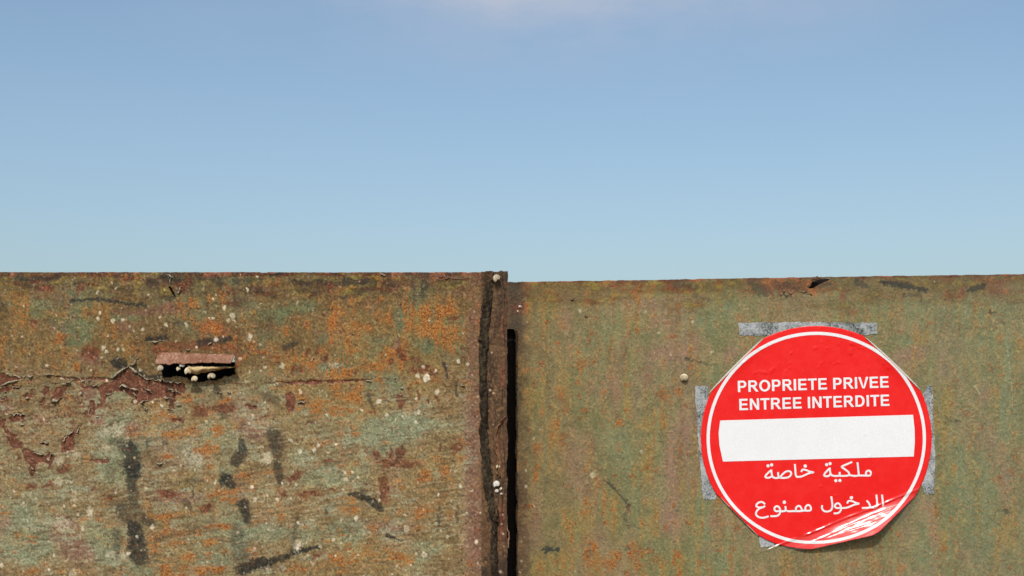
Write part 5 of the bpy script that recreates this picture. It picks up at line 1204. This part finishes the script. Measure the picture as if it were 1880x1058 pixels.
# ------------------------------------------------------------------ snails
def shell_mesh(name, c_body, c_band, band, turns=3.7, seed=0):
    nt_, na = 120, 18
    V, C = [], []
    tmax = turns * 2 * math.pi; bgr = math.log(2.05) / (2 * math.pi)
    for i in range(nt_):
        th_ = tmax * (i / (nt_ - 1)) ** .8
        g_ = math.exp(bgr * (th_ - tmax))
        R, r = .56 * g_, .47 * g_
        zc = -.62 * g_ + .35
        for j in range(na):
            a_ = 2 * math.pi * j / na
            rr_ = R + r * math.cos(a_)
            zz = zc + r * .95 * math.sin(a_)
            V.append((rr_ * math.cos(th_), rr_ * math.sin(th_), zz))
            grow = .10 * math.sin(th_ * 23) * .6
            m_ = max(math.exp(-((a_ - q) / .2) ** 2) for q in band) if band else 0
            m_ = min(1, m_ * (1.0 if g_ > .12 else .6))
            m_ = max(m_, .55 * math.exp(-((abs(a_ - math.pi) - .95) / .2) ** 2) * 0)
            C.append(np.array(c_body) * (1 - m_) * (1 + grow) + np.array(c_band) * m_)
    F = []
    for i in range(nt_ - 1):
        for j in range(na):
            a = i * na + j; b = i * na + (j + 1) % na
            F.append((a, b, b + na, a + na))
    F.append(tuple((nt_ - 1) * na + j for j in range(na)))
    return mesh(name, V, F, True, np.clip(np.array(C), .02, .85))
SH_W = shell_mesh('shell_white', A(236, 230, 216), A(116, 94, 72), [.75, 2.1])
SH_B = shell_mesh('shell_banded', A(228, 214, 184), A(104, 74, 46), [.55, 1.25, 1.9])
SH_C = shell_mesh('shell_cream', A(222, 208, 174), A(190, 160, 112), [1.3])
def snail(X, Y, size, me, rot, label, out=None, d=0.0, wp=None):
    o = bpy.data.objects.new('snail', me); COL.objects.link(o)
    if not me.materials: me.materials.append(M_SHELL)
    sc_ = size / 1000 / 1.75
    o.scale = (sc_, sc_, sc_ * .95)
    out = size * .38 if out is None else out
    base = float(wp(np.array([X]), np.array([Y]))[0]) if wp else 0
    dd = d - (out + base) / 1000
    x, z = P(X, Y, dd)
    o.location = (float(x), dd, float(z))
    o.rotation_euler = Euler([math.radians(q) for q in rot])
    return tag(o, label, 'snail', 'snails resting on the gate')
snail(913, 510, 15.5, SH_B, (72, 0, 18), 'white ringed snail at the very top of the lap joint', 12, 0, warpL)
snail(912.5, 889, 14.5, SH_W, (90, 16, 5), 'largest round white snail in the cluster on the lap plate', 9.5, 0, warpL)
snail(915.5, 857, 8.5, SH_C, (81, 32, 25), 'small white snail just above the cluster on the lap plate', 6.5, 0, warpL)
snail(912.5, 902, 8.5, SH_W, (108, 35, 0), 'small white snail tucked under the largest one', 6.5, 0, warpL)
snail(919.8, 897.5, 7, SH_C, (72, 0, -35), 'small white snail at the right of the cluster', 6.5, 0, warpL)
snail(921, 907, 5, SH_W, (99, 24, 30), 'tiny white snail lowest in the cluster', 6, 0, warpL)
snail(1257, 694, 17.5, SH_C, (112, 20, -7), 'single cream snail on the olive leaf, left of the sticker', 6.5, DEPTH, warpR)
snail(295.2, 676.5, 13, SH_B, (81, 16, 10), 'striped snail under the left end of the hood', 34, 0)
snail(335, 671, 10.5, SH_W, (108, 32, 22), 'white snail hanging under the middle of the hood', 31, 0)
snail(328.5, 677, 9, SH_C, (72, 8, 35), 'dim white snail behind the others under the hood', 26, 0)
snail(347, 681, 15, SH_C, (81, 24, 35), 'pale snail at the blunt end of the tan scrap', 29, 0)
snail(358, 696, 12.5, SH_C, (85, 35, 5), 'cream snail lowest on the lip of the letter slot', 22, 0)
snail(390, 690.5, 15.5, SH_B, (40, 35, -5), 'striped snail below the tan scrap, right on the slot lip', 25, 0)
snail(954.5, 563, 5.5, SH_W, (90, 24, 15), 'tiny white snail near the top corner of the olive leaf', 2.5, DEPTH, warpR)
snail(951, 571.5, 4.5, SH_C, (72, 8, 35), 'tiny tan snail below it at the corner of the olive leaf', 2, DEPTH, warpR)
